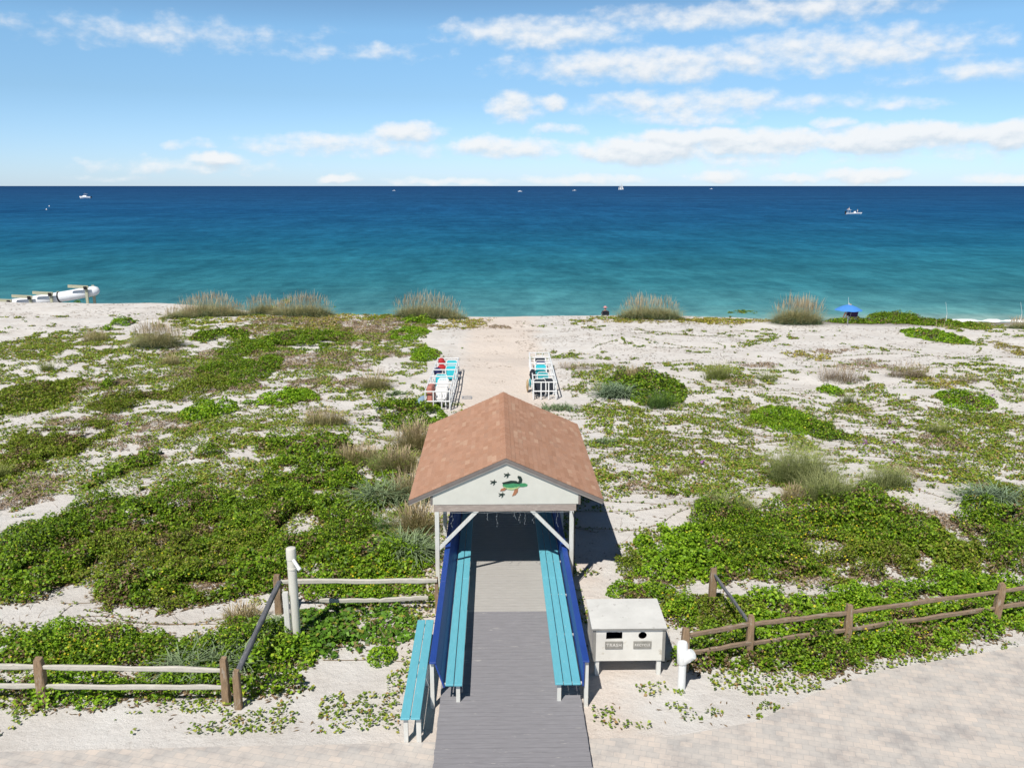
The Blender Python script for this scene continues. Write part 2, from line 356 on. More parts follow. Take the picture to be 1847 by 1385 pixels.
# shells, grit and bits of dead plant
gr = ramp(nt, [(.30, (.62, .58, .55)), (.42, (1, 1, 1)), (.60, (1, 1, 1)), (.75, (1.08, 1.07, 1.06))], n2.outputs[0])
mg = N(nt, 'ShaderNodeMix', data_type='RGBA', blend_type='MULTIPLY'); mg.inputs[0].default_value = .8; L(mp1.outputs[2], mg.inputs[6]); L(gr.outputs[0], mg.inputs[7])
g3 = ramp(nt, [(.25, (.6, .57, .54)), (.42, (1, 1, 1)), (.72, (1.06, 1.06, 1.06))], n3.outputs[0])
mg2 = N(nt, 'ShaderNodeMix', data_type='RGBA', blend_type='MULTIPLY'); mg2.inputs[0].default_value = .6; L(mg.outputs[2], mg2.inputs[6]); L(g3.outputs[0], mg2.inputs[7])
wet = N(nt, 'ShaderNodeMapRange', interpolation_type='SMOOTHSTEP'); L(sep.outputs[2], wet.inputs[0]); wet.inputs[1].default_value = SEA+.05; wet.inputs[2].default_value = SEA+.42; wet.inputs[3].default_value = 1; wet.inputs[4].default_value = 0
mw = N(nt, 'ShaderNodeMix', data_type='RGBA'); L(wet.outputs[0], mw.inputs[0]); L(mg2.outputs[2], mw.inputs[6]); mw.inputs[7].default_value = (.27, .25, .24, 1)
L(mw.outputs[2], b.inputs['Base Color']); b.inputs['Roughness'].default_value = .95; b.inputs['Specular IOR Level'].default_value = .1
vo = N(nt, 'ShaderNodeTexVoronoi', i_Scale=2.6); L(pos, vo.inputs['Vector'])
hs = N(nt, 'ShaderNodeMath', operation='MULTIPLY_ADD'); L(vo.outputs['Distance'], hs.inputs[0]); hs.inputs[1].default_value = .5; L(n2.outputs[0], hs.inputs[2])
bp = N(nt, 'ShaderNodeBump', i_Strength=.55, i_Distance=.12); L(hs.outputs[0], bp.inputs['Height']); L(bp.outputs[0], b.inputs['Normal'])
g = npmesh('ground', np.stack([XX, YY, ZZ], -1).reshape(-1, 3), FQ, np.ones((nx*ny, 3)), 'sand')
g.data.polygons.foreach_set('use_smooth', [True]*len(g.data.polygons)); tag(g, 'pale shell sand of the dunes and beach', 'sand', kind='structure')

# ------------------------------------------------------------------ sea
mt, nt, b = newmat('sea_water'); L = nt.links.new
geo = N(nt, 'ShaderNodeNewGeometry'); pos = geo.outputs['Position']; sep = N(nt, 'ShaderNodeSeparateXYZ'); L(pos, sep.inputs[0])
inv = N(nt, 'ShaderNodeMath', operation='DIVIDE', i_0=84.0); L(sep.outputs[1], inv.inputs[1])
st = N(nt, 'ShaderNodeMapping'); st.inputs['Scale'].default_value = (.012, .035, 1); st.inputs['Rotation'].default_value = (0, 0, .12); L(pos, st.inputs[0])
ns = N(nt, 'ShaderNodeTexNoise', i_Scale=1.0, i_Detail=6, i_Roughness=.6); L(st.outputs[0], ns.inputs['Vector'])
w1 = N(nt, 'ShaderNodeMath', operation='MULTIPLY_ADD'); L(ns.outputs[0], w1.inputs[0]); w1.inputs[1].default_value = .18; w1.inputs[2].default_value = -.09
w2 = N(nt, 'ShaderNodeMath', operation='MULTIPLY'); L(w1.outputs[0], w2.inputs[0]); L(inv.outputs[0], w2.inputs[1])
w3 = N(nt, 'ShaderNodeMath', operation='ADD'); L(inv.outputs[0], w3.inputs[0]); L(w2.outputs[0], w3.inputs[1])
cr = ramp(nt, [(0, (.006, .042, .125)), (.03, (.010, .058, .160)), (.08, (.011, .068, .175)), (.17, (.009, .078, .195)), (.28, (.010, .094, .205)), (.42, (.012, .118, .212)), (.58, (.018, .138, .205)), (.74, (.030, .168, .220)), (.88, (.055, .205, .245)), (.965, (.095, .27, .295)), (1, (.19, .33, .33))], w3.outputs[0])
# short chop and longer swell
mpa = N(nt, 'ShaderNodeMapping'); mpa.inputs['Scale'].default_value = (.75, 1.5, 1); mpa.inputs['Rotation'].default_value = (0, 0, .12); L(pos, mpa.inputs[0])
na = N(nt, 'ShaderNodeTexNoise', i_Scale=1, i_Detail=7, i_Roughness=.7); L(mpa.outputs[0], na.inputs['Vector'])
mpb = N(nt, 'ShaderNodeMapping'); mpb.inputs['Scale'].default_value = (.02, .12, 1); mpb.inputs['Rotation'].default_value = (0, 0, .1); L(pos, mpb.inputs[0])
nb = N(nt, 'ShaderNodeTexNoise', i_Scale=1, i_Detail=4); L(mpb.outputs[0], nb.inputs['Vector'])
mpc = N(nt, 'ShaderNodeMapping'); mpc.inputs['Scale'].default_value = (.14, .42, 1); mpc.inputs['Rotation'].default_value = (0, 0, .2); L(pos, mpc.inputs[0])
nc_ = N(nt, 'ShaderNodeTexNoise', i_Scale=1, i_Detail=5, i_Roughness=.75); L(mpc.outputs[0], nc_.inputs['Vector'])
mpd = N(nt, 'ShaderNodeMapping'); mpd.inputs['Scale'].default_value = (.004, .016, 1); mpd.inputs['Rotation'].default_value = (0, 0, .05); L(pos, mpd.inputs[0])
nd = N(nt, 'ShaderNodeTexNoise', i_Scale=1, i_Detail=6, i_Roughness=.8); L(mpd.outputs[0], nd.inputs['Vector'])
hsum = N(nt, 'ShaderNodeMath', operation='MULTIPLY_ADD'); L(nb.outputs[0], hsum.inputs[0]); hsum.inputs[1].default_value = 2.2; L(na.outputs[0], hsum.inputs[2])
bp = N(nt, 'ShaderNodeBump', i_Strength=.55, i_Distance=.55); L(hsum.outputs[0], bp.inputs['Height'])
# light and dark of the wave faces, painted into the water colour by noise
mpf = N(nt, 'ShaderNodeMapping'); mpf.inputs['Scale'].default_value = (.0040, .0105, 1); mpf.inputs['Rotation'].default_value = (0, 0, .10); L(pos, mpf.inputs[0])
nf = N(nt, 'ShaderNodeTexNoise', i_Scale=1, i_Detail=10, i_Roughness=.93); L(mpf.outputs[0], nf.inputs['Vector'])
cmx = ramp(nt, [(.40, (.70, .78, .84)), (.5, (1, 1, 1)), (.60, (1.3, 1.2, 1.15))], nf.outputs[0])
def wave_shade(sx, sy, amp):  # coarser light and dark wave grain, painted over the water colour as noise
    q = N(nt, 'ShaderNodeMapping'); q.inputs['Scale'].default_value = (sx, sy, 1); L(pos, q.inputs[0])
    t = N(nt, 'ShaderNodeTexNoise', i_Scale=1, i_Detail=3, i_Roughness=.7); L(q.outputs[0], t.inputs['Vector'])
    return ramp(nt, [(.36, (1-amp, 1-amp*.8, 1-amp*.7)), (.64, (1+amp*1.2, 1+amp, 1+amp*.9))], t.outputs[0])
gs = [wave_shade(.055, .014, .13), wave_shade(.14, .045, .14), wave_shade(.42, .20, .16)]; last_ = cmx
for g__ in gs:
    q = N(nt, 'ShaderNodeMix', data_type='RGBA', blend_type='MULTIPLY'); q.inputs[0].default_value = 1; L(last_.outputs[2 if last_ is not cmx else 0], q.inputs[6]); L(g__.outputs[0], q.inputs[7]); last_ = q
mm = N(nt, 'ShaderNodeMix', data_type='RGBA', blend_type='MULTIPLY'); mm.inputs[0].default_value = 1; L(cr.outputs[0], mm.inputs[6]); L(last_.outputs[2], mm.inputs[7])
df = N(nt, 'ShaderNodeBsdfDiffuse'); L(mm.outputs[2], df.inputs[0]); L(bp.outputs[0], df.inputs['Normal'])
gl = N(nt, 'ShaderNodeBsdfGlossy', i_Roughness=.32); L(bp.outputs[0], gl.inputs['Normal'])
fr = N(nt, 'ShaderNodeFresnel', i_IOR=1.33); L(bp.outputs[0], fr.inputs['Normal'])
fc = N(nt, 'ShaderNodeMapRange'); L(fr.outputs[0], fc.inputs[0]); fc.inputs[1].default_value = .02; fc.inputs[2].default_value = .7; fc.inputs[3].default_value = .01; fc.inputs[4].default_value = .045
ms = N(nt, 'ShaderNodeMixShader'); L(fc.outputs[0], ms.inputs[0]); L(df.outputs[0], ms.inputs[1]); L(gl.outputs[0], ms.inputs[2]); L(ms.outputs[0], nt.nodes['Material Output'].inputs[0])
wy = [70, 85, 100, 130, 200, 400, 1000, 3000, 10000, 60000]; wx = [-80000, -10000, -2000, -400, -80, 0, 80, 400, 2000, 10000, 80000]
X2, Y2 = np.meshgrid(wx, wy); jj = np.arange(X2.size).reshape(X2.shape)
sea = npmesh('sea', np.stack([X2, Y2, np.full(X2.shape, SEA)], -1).reshape(-1, 3), np.stack([jj[:-1, :-1], jj[:-1, 1:], jj[1:, 1:], jj[1:, :-1]], -1).reshape(-1, 4), np.ones((X2.size, 3)), mt)
tag(sea, 'turquoise sea deepening to navy at the horizon', 'sea', kind='structure')
# surf: broken foam along the waterline on the right, a thin lip elsewhere
M['foam'] = painted('surf_foam', (.80, .82, .83), .9, .06, 3, .2)
fm = MB()
def foam_strip(x0, x1, off, wmax, k, thr, th=.05):
    xs = np.arange(x0, x1, .22); w = np.clip((fbm(xs/2.6, xs*0+k, k, 4)-thr)*4, 0, 1)*wmax*(.6+.8*vnoise(xs*1.7, xs*0+k, k+1))
    yc = shore(xs)+off+1.1*(fbm(xs/7, xs*0+k*3, k+2)-.5); run = []
    for x, wv, y in zip(xs, w, yc):
        if wv > .03: run.append((x, y, wv))
        if (wv <= .03 or x == xs[-1]):
            if len(run) > 2:
                vs = []; fs = []
                for (a, bb_, c) in run: vs += [(a, bb_-c/2, SEA+.012), (a, bb_-c*.1, SEA+.012+th*min(1, c)), (a, bb_+c/2, SEA+.012)]
                for i in range(len(run)-1):
                    for j in (0, 1): q = i*3+j; fs.append((q, q+3, q+4, q+1))
                fm.add(vs, fs)
            run = []
foam_strip(37, 75, .6, 1.2, 1, .40, .22); foam_strip(36, 75, 2.2, .6, 2, .52, .15); foam_strip(30, 75, -.7, .35, 3, .33); foam_strip(-60, 34, .1, .4, 4, .5)
o = fm.build('surf_foam', 'foam', smooth=True); tag(o, 'white broken surf along the waterline beyond the umbrella', 'surf', kind='stuff')

# ------------------------------------------------------------------ paved plaza in front of the walkway
mt, nt, b = newmat('pavers'); L = nt.links.new; M['pavers'] = mt
geo = N(nt, 'ShaderNodeNewGeometry'); mp = N(nt, 'ShaderNodeMapping'); mp.inputs['Rotation'].default_value = (0, 0, .27); L(geo.outputs['Position'], mp.inputs[0])
br = N(nt, 'ShaderNodeTexBrick', i_Scale=1.0); br.inputs['Brick Width'].default_value = .24; br.inputs['Row Height'].default_value = .16; br.inputs['Mortar Size'].default_value = .006
br.inputs['Color1'].default_value = (.50, .475, .45, 1); br.inputs['Color2'].default_value = (.58, .52, .47, 1); br.inputs['Mortar'].default_value = (.44, .42, .40, 1); L(mp.outputs[0], br.inputs['Vector'])
n1 = N(nt, 'ShaderNodeTexNoise', i_Scale=1.6, i_Detail=7, i_Roughness=.7); L(geo.outputs['Position'], n1.inputs['Vector'])
r1 = ramp(nt, [(.32, (.72, .73, .76)), (.5, (1, 1, 1)), (.7, (1.2, 1.16, 1.12))], n1.outputs[0])
mg = N(nt, 'ShaderNodeMix', data_type='RGBA', blend_type='MULTIPLY'); mg.inputs[0].default_value = 1; L(br.outputs[0], mg.inputs[6]); L(r1.outputs[0], mg.inputs[7])
L(mg.outputs[2], b.inputs['Base Color']); b.inputs['Roughness'].default_value = .85
bp = N(nt, 'ShaderNodeBump', i_Strength=.3, i_Distance=.01); L(br.outputs['Fac'], bp.inputs['Height']); bp.invert = True; L(bp.outputs[0], b.inputs['Normal'])
EDGE = [(-40, 14.3), (-12, 14.5), (-6, 14.6), (3.4, 14.75), (5.2, 15.2), (6.8, 16.2), (8.5, 17.0), (10.1, 17.42), (12.4, 18.0), (20, 20), (40, 24)]
def paved(x, y): return y < np.interp(x, [e[0] for e in EDGE], [e[1] for e in EDGE])
pm_ = MB(); pm_.prism([(x, y, .004) for x, y in EDGE]+[(40, -30, .004), (-40, -30, .004)], (0, 0, .02))
tag(pm_.build('pavement', 'pavers'), 'pinkish grey paved area edged by creeping greenery', 'pavement', kind='structure')

# ------------------------------------------------------------------ boardwalk
AX = .24; DZ = .15
bw = empty('boardwalk', (AX, 13, 0), 'grey board walkway leading between the blue benches to the beach', 'boardwalk')
def deck(y0, y1, name, mat, lab):
    mb = MB(); y = y0
    while y < y1-.01:
        w = .134; mb.bb(-1.18+rnd.uniform(-.008, .008), 1.74+rnd.uniform(-.008, .008), y, min(y+w, y1), DZ-.035, DZ+rnd.uniform(-.0015, .0015)); y += w+.008
    o = mb.build(name, mat, bw); o['label'] = lab; return o
deck(12.6, 19.64, 'deck_boards', 'deck_near', 'darker worn grey boards at the near end')
deck(19.645, 28.9, 'deck_boards', 'deck_far', 'paler grey boards under the shelter')
j = MB()
for x in (-1.1, -.2, .7, 1.66): j.bb(x-.02, x+.02, 12.7, 28.8, .0, DZ-.037)
j.build('joist', 'taupe', bw)

# ------------------------------------------------------------------ benches
def bench(name, label, cat, x_seat, planks, side, y0, y1, back=True, pw=.163, lean_=.16):
    """side=+1: backrest on the left of the seat (seat looks to +x); planks run along the walk"""
    r = empty(name, (x_seat, y0, DZ), label, cat, 'built-in benches along the walkway')
    mb = MB()
    for i in range(planks):
        y = y0
        while y < y1-.05:
            ln = min(y1-y, 4.86); a = x_seat-side*(i*(pw+.016)); dz = rnd.uniform(-.003, .003)
            mb.bb(a, a-side*pw, y, y+ln-.006, .56+dz, .60+dz); y += ln
    mb.build('seat', 'turq', r, bevel=.005)
    xb = x_seat-side*(planks*(pw+.016)+.02)
    lg = []
    ys = np.arange(y0+.12, y1, 1.95)
    for y in ys:
        m_ = MB()
        if back:
            m_.bb(xb-side*(lean_+.04), xb-side*(lean_+.12), y-.045, y+.045, 0, 1.06)
        else: m_.bb(xb+side*.12, xb+side*.03, y-.045, y+.045, 0, .52)
        m_.bb(x_seat-side*.05, x_seat-side*.13, y-.045, y+.045, DZ if back else 0, .515)
        m_.bb(x_seat-side*.02, xb+side*(.0 if back else .1), y-.02, y+.02, .515, .559)
        m_.build('leg', 'post', r)
    if back:
        lean = lean_*side
        bm_ = MB()
        for z0, z1 in ((.52, .80), (.805, 1.06)):
            for k in range(2):
                pass
            t0 = (z0-.6)/.5; t1 = (z1-.6)/.5
            p = [(xb-lean*t0, y0+.02, z0), (xb-lean*t1, y0+.02, z1), (xb-lean*t1-side*.035, y0+.02, z1), (xb-lean*t0-side*.035, y0+.02, z0)]
            bm_.prism(p, (0, y1-y0-.04, 0))
        bm_.build('backrest', 'royal', r, bevel=.004)
        cm_ = MB(); y = y0
        while y < y1-.05:
            ln = min(3.66, y1-y); cx = xb-lean-side*.055; cm_.box((cx, y+ln/2, 1.085+rnd.uniform(-.003, .003)), (.135, ln-.005, .038)); y += ln
        cm_.build('cap_rail', 'royal', r, bevel=.005)
    return r
bench('bench', 'long turquoise two-plank bench with leaning blue back on the side nearer the shower pipe', 'bench', -.71, 2, 1, 15.72, 27.6)
bench('bench', 'long turquoise three-plank bench with blue back on the side nearer the trash cabinet', 'bench', 1.19, 3, -1, 15.72, 27.6, lean_=.01)
bench('bench', 'short backless turquoise bench outside the walkway, above the creeping greenery', 'bench', -1.85, 2, -1, 14.6, 18.43, back=False, pw=.18)

# ------------------------------------------------------------------ shelter
sh = empty('shelter', (AX, 21.2, 0), 'open gabled shelter with pinkish brown shingle roof over the walkway', 'shelter')
Yf, Yb = 21.155, 28.4; XR = .26; ZR = 3.66; ZE = 2.53; HW = 2.53
slope = math.hypot(HW, ZR-ZE); rr = random.Random(5)
# decking under the shingles
dk = MB()
dk.prism([(XR-HW+.02, Yf+.02, ZE-.03), (XR, Yf+.02, ZR-.035), (XR+HW-.02, Yf+.02, ZE-.03), (XR+HW-.02, Yf+.02, ZE-.06), (XR, Yf+.02, ZR-.075), (XR-HW+.02, Yf+.02, ZE-.06)], (0, Yb-Yf-.04, 0))
roof = dk.build('roof', 'taupe', sh)
mb = MB(); nc = 21; ex = slope/nc
cols = [(.48, .275, .188), (.455, .255, .17), (.50, .295, .205), (.465, .275, .192), (.535, .34, .24)]
for s_ in (-1, 1):
    d = Vector((s_*HW, 0, ZE-ZR)).normalized(); n_ = Vector((s_*(ZR-ZE), 0, HW)).normalized()
    for c in range(nc):
        a0 = Vector((XR, 0, ZR))+d*(c*ex-.02 if c else 0); a1 = Vector((XR, 0, ZR))+d*((c+1)*ex)
        y = Yf-rr.random()*.3
        while y < Yb:
            wd = rr.choice((.22, .30, .36, .5)); y1 = min(y+wd, Yb); y0_ = max(y, Yf)
            if y1-y0_ > .01:
                k = rr.random(); col = cols[0] if k < .45 else cols[1] if k < .70 else cols[2] if k < .86 else cols[3] if k < .95 else cols[4]
                v = rr.uniform(.87, .98); col = tuple(min(1, q*v) for q in col); lift = .011+(.006 if rr.random() < .4 else 0)
                p = [a0+n_*.002, a1+n_*.004, a1+n_*(.006+lift), a0+n_*.006]
                for q in p: q.y = 0
                mb.prism([(q.x, y0_+.0015, q.z) for q in p], (0, y1-y0_-.003, 0), col)
            y = y1
o = mb.build('shingle', 'shingle', roof)
rc = MB(); y = Yf; nrm = []
while y < Yb:
    col = tuple(.93*q for q in cols[rr.choice((0, 0, 1, 2))]); z0 = .014; z1 = .026
    for s_ in (-1, 1):
        d = Vector((s_*HW, 0, ZE-ZR)).normalized()*.16
        vs = [(XR, y, ZR+z1), (XR+d.x, y, ZR+d.z+z1), (XR+d.x, y+.15, ZR+d.z+z0), (XR, y+.15, ZR+z0), (XR+d.x, y, ZR+d.z+.004), (XR, y, ZR+.004)]
        rc.add(vs, [(0, 1, 2, 3), (0, 5, 4, 1)], col)
    y += .135
rc.build('ridge_cap', 'shingle', roof)
# rake boards front and back, eave boards
def rake(y, th, name, mat, drop, hgt, inset=0):
    mb = MB()
    for s_ in (-1, 1):
        d = Vector((s_*HW, 0, ZE-ZR))
        a = Vector((XR, y, ZR-drop)); e = a+d*(1-inset)
        mb.prism([a, e, e-Vector((0, 0, hgt)), a-Vector((0, 0, hgt))], (0, th, 0))
    return mb.build(name, mat, roof)
for (y, s_) in ((Yf, -1), (Yb, 1)):
    rake(y-.02 if s_ < 0 else y-.005, .025, 'rake_board', 'taupe', .004, .085)
    rake(y-.008 if s_ < 0 else y-.017, .025, 'rake_board', 'taupe_lo', .092, .045, .004)
for s_ in (-1, 1):
    mb = MB(); mb.bb(XR+s_*(HW-.005), XR+s_*(HW+.018), Yf+.01, Yb-.01, ZE-.11, ZE-.01); mb.build('eave_board', 'taupe', roof)
# gable panels
GX0, GX1, GZ0 = -1.66, 2.15, 2.39
def gable(y, nm):
    k = (ZR-ZE)/HW
    zt = lambda x: ZR-.13-abs(x-XR)*k
    mb = MB(); mb.prism([(GX0, y, GZ0), (GX1, y, GZ0), (GX1, y, zt(GX1)), (XR, y, zt(XR)), (GX0, y, zt(GX0))], (0, .03, 0))
    return mb.build(nm, 'gable', sh), zt
gp, zt = gable(21.2, 'gable_panel'); gp['label'] = 'pale gable panel with painted sea turtles'
gable(28.2, 'gable_panel')
for x in (GX0-.055, GX1+.005):
    for y in (21.185, 28.185):
        mb = MB(); mb.bb(x, x+.05, y, y+.07, GZ0-.01, zt(x+.025)-.004); mb.build('corner_trim', 'taupe', sh)
for y in (21.21, 28.10):
    mb = MB(); mb.bb(-1.63, 2.10, y, y+.12, 2.19, GZ0-.003); mb.build('cross_beam', 'beam', sh, bevel=.006)
for x in (-1.60, 2.0):
    mb = MB(); mb.bb(x, x+.09, 21.34, 28.09, 2.20, 2.40); mb.build('side_beam', 'beam', sh)
PX = (-1.555, 1.985)
for y in (21.27, 24.7, 28.16):
    for x in PX:
        mb = MB(); s_ = .055; lx = .015*(1 if x < 0 else -1)
        mb.prism([(x-s_-lx, y-s_, 0), (x+s_-lx, y-s_, 0), (x+s_-lx, y+s_, 0), (x-s_-lx, y+s_, 0)], (lx, 0, 2.187)); mb.build('post', 'post', sh, bevel=.006)
for y in (21.215, 28.11):
    for s_, x in ((1, PX[0]), (-1, PX[1])):
        mb = MB(); mb.beam((x+s_*.05, y+.03, 1.17), (x+s_*1.02, y+.03, 2.185), .05, .10, up=(0, 1, 0)) if False else mb.prism([(x+s_*.056, y, 1.10), (x+s_*.056, y, 1.23), (x+s_*.97, y, 2.187), (x+s_*1.10, y, 2.187)], (0, .05, 0)); mb.build('brace', 'post', sh)
mb = MB(); pts = [(2.0, 21.19, 2.18), (2.045, 21.17, 2.0), (2.07, 21.17, 1.7), (2.06, 21.17, 1.2), (2.05, 21.18, .6), (2.04, 21.19, .12)]; mb.tube(pts, .013, 6); mb.build('cable', 'cable', sh)
# interior collar ties and rafters
for y in np.arange(22.2, 28, 1.2):
    mb = MB()
    for s_ in (-1, 1): mb.prism([(XR, y, ZR-.08), (XR+s_*(HW-.12), y, ZE-.01), (XR+s_*(HW-.12), y, ZE-.13), (XR, y, ZR-.2)], (0, .04, 0))
    mb.build('rafter', 'beam', sh)
# sea turtles on the gable
def turtle(cx, cz, s, big):
    y = 21.2
    R = lambda pts, mirror=1: [(cx+p[0]*s, y, cz+p[1]*s) for p in pts]
    e = lambda k: (0, -.004-.003*k, 0)
    def oval(a, b_, ox, oz, n=18, rot=0):
        return [(ox+a*math.cos(t)*math.cos(rot)-b_*math.sin(t)*math.sin(rot), oz+a*math.cos(t)*math.sin(rot)+b_*math.sin(t)*math.cos(rot)) for t in [2*math.pi*i/n for i in range(n)]]
    if big:
        t = MB(); t.prism(R(oval(.52, .25, 0, -.02)), e(1)); t.prism(R([(.40, .06), (.58, .10), (.74, .10), (.90, .02), (.86, -.08), (.66, -.12), (.42, -.12)]), e(2)); r = t.build('turtle_painting', 'tgreen', gp)
        r['label'] = 'large painted green sea turtle'
        t = MB(); t.prism(R([(-.50, -.06), (-.30, -.16), (0, -.18), (.3, -.14), (.48, -.06), (.30, -.24), (0, -.31), (-.30, -.25)]), e(3)); t.build('belly', 'tbelly', r)
        t = MB(); t.prism(R([(-.55, .13), (-.38, .18), (-.05, .26), (.25, .24), (.36, .16), (.42, .30), (.32, .46), (.36, .54), (.52, .50), (.60, .34), (.56, .14), (.42, .06), (.1, .12), (-.2, .08), (-.50, .06)]), e(4)); t.build('flipper', 'tdark', r)
        for p in ([(.18, -.24), (.36, -.22), (.34, -.42), (.20, -.60), (.02, -.66), (.10, -.46)], [(-.44, -.16), (-.26, -.22), (-.42, -.34), (-.66, -.36), (-.60, -.24)]):
            t = MB(); t.prism(R(p), e(3)); t.build('flipper', 'tflip', r)
        return r
    t = MB(); t.prism(R(oval(.5, .3, 0, 0)), e(1)); t.prism(R(oval(.2, .15, .62, .08, 10)), e(2))
    for p in ([(.2, .2), (.45, .26), (.35, .6), (.15, .72), (.18, .4)], [(.1, -.2), (.4, -.2), (.3, -.5), (-.1, -.85), (.0, -.5)], [(-.4, .1), (-.35, .26), (-.8, .42), (-.72, .2)], [(-.4, -.1), (-.3, -.25), (-.7, -.5), (-.75, -.3)]): t.prism(R(p), e(3))
    o = t.build('turtle_painting', 'tdark', gp); o['label'] = 'small painted dark hatchling turtle'
    return o
c = gy(923, 874.5, 21.19); turtle(c[0], c[2], .46, True)
for (px, py) in ((914.5, 856.5), (890, 869.5), (905, 892)): c = gy(px, py, 21.19); turtle(c[0], c[2], .105, False)
# icicle lights
il = empty('icicle_lights', (AX, 21.3, 2.18), 'dangling clear icicle light strings under the front beam of the shelter', 'string lights')
wr = MB(); wr.tube([(x, 21.20, 2.178-.02*abs(math.sin(x*5))) for x in np.linspace(-1.45, 1.95, 40)], .004, 4)
wr.build('wire', 'bulb', il)
for x in [-1.15, -.25, .02, .50, .62, .74, .98, 1.6]:
    l = rr.uniform(.12, .42); p = [(x, 21.2, 2.17)]; k = 5; st_ = MB()
    for i in range(1, k): p.append((x+rr.uniform(-.03, .03), 21.2+rr.uniform(-.02, .02), 2.17-l*i/(k-1)))
    st_.tube(p, .002, 4)
    for q in p[1:]: st_.tube([q, (q[0]+rr.uniform(-.04, .04), q[1], q[2]-.035)], [.006, .003], 5)
    st_.build('light_strand', 'bulb', il)

# ------------------------------------------------------------------ trash and recycling cabinet
tb = empty('trash_cabinet', (2.87, 17.5, 0), 'white double trash and recycling cabinet on short legs beside the walkway', 'trash cabinet')
X0, X1, Y0, Y1, Z0, Z1 = 2.08, 3.68, 16.93, 18.13, .38, 1.15
def sheet_with_holes(name, outer, holes, th, mat, parent, y):
    cu = bpy.data.curves.new(name, 'CURVE'); cu.dimensions = '2D'; cu.fill_mode = 'BOTH'; cu.extrude = th/2
    for pts in [outer]+holes:
        s_ = cu.splines.new('POLY'); s_.points.add(len(pts)-1)
        for q, pt in zip(s_.points, pts): q.co = (pt[0], pt[1], 0, 1)
        s_.use_cyclic_u = True
    to = bpy.data.objects.new('x', cu); me = bpy.data.meshes.new_from_object(to); bpy.data.objects.remove(to)
    me.transform(Matrix.Translation(-root_loc(parent)) @ Matrix.Translation((0, y, 0)) @ Matrix.Rotation(math.pi/2, 4, 'X'))
    me.materials.clear(); me.materials.append(M[mat]); o = bpy.data.objects.new(name, me); COL.objects.link(o); o.parent = parent; return o
hw_ = [(2.375, .905), (2.73, .91), (2.728, 1.065), (2.70, 1.073), (2.66, 1.063), (2.6, 1.075), (2.52, 1.067), (2.44, 1.075), (2.378, 1.063)]
hc = [(3.17+.092*math.cos(t), 0.985+.085*math.sin(t)) for t in [2*math.pi*i/24 for i in range(24)]]
sheet_with_holes('front_panel', [(X0+.055, Z0), (X1-.055, Z0), (X1-.055, Z1-.005), (X0+.055, Z1-.005)], [hw_[::-1], hc[::-1]], .016, 'binwhite', tb, Y0)
mb = MB(); mb.bb(X0+.03, X0+.046, Y0+.03, Y1, Z0, Z1-.005); mb.bb(X1-.046, X1-.03, Y0+.03, Y1, Z0, Z1-.005); mb.bb(X0+.05, X1-.05, Y1-.016, Y1-.002, Z0, Z1-.005); mb.bb(X0+.05, X1-.05, Y0+.02, Y1-.02, Z0, Z0+.016); mb.build('body', 'binwhite', tb)
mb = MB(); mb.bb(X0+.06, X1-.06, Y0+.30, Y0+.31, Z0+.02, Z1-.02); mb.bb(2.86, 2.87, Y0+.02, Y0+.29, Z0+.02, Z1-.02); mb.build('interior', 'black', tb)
mb = MB(); mb.prism([(X0-.02, Y0-.04, Z1), (X1+.02, Y0-.04, Z1), (X1+.02, Y1+.02, Z1+.06), (X0-.02, Y1+.02, Z1+.06)], (0, 0, .022)); mb.build('lid', 'binlid', tb, bevel=.003)
mb = MB(); mb.bb(X0-.022, X1+.022, Y0-.052, Y0-.041, Z1-.02, Z1+.018); mb.build('lid_edge', 'bintrim', tb)
for x in (X0+.022, X1-.062):
    mb = MB(); mb.bb(x-.012, x+.052, Y0-.018, Y0+.02, Z0-.012, Z1-.037); mb.build('corner_trim', 'bintrim', tb)
for x in (X0+.07, X1-.17):
    for y in (Y0+.03, Y1-.13):
        mb = MB(); mb.bb(x, x+.095, y, y+.095, 0, Z0-.002); mb.build('leg', 'post', tb, bevel=.005)
def text_mesh(txt, size, cx, cz, y, parent, mat, depth=.004):
    cu = bpy.data.curves.new('t', 'FONT'); cu.body = txt; cu.size = size; cu.align_x = 'CENTER'; cu.align_y = 'CENTER'; cu.extrude = depth; cu.space_character = 1.15; cu.offset = .002
    to = bpy.data.objects.new('t', cu); me = bpy.data.meshes.new_from_object(to); bpy.data.objects.remove(to)
    me.transform(Matrix.Translation(Vector((cx, y, cz))-root_loc(parent)) @ Matrix.Rotation(math.pi/2, 4, 'X'))
    me.materials.clear(); me.materials.append(M[mat]); o = bpy.data.objects.new('lettering', me); COL.objects.link(o); o.parent = parent; return o
for x, w_, txt in ((2.55, .385, 'TRASH'), (3.17, .39, 'RECYCLE')):
    mb = MB(); mb.bb(x-w_/2, x+w_/2, Y0-.03, Y0-.009, .68, .855); sg = mb.build('sign_plate', 'sign', tb, bevel=.004); sg['label'] = 'grey plate reading '+txt
    text_mesh(txt, .10 if len(txt) < 6 else .074, x, .7675, Y0-.031, sg, 'letter')

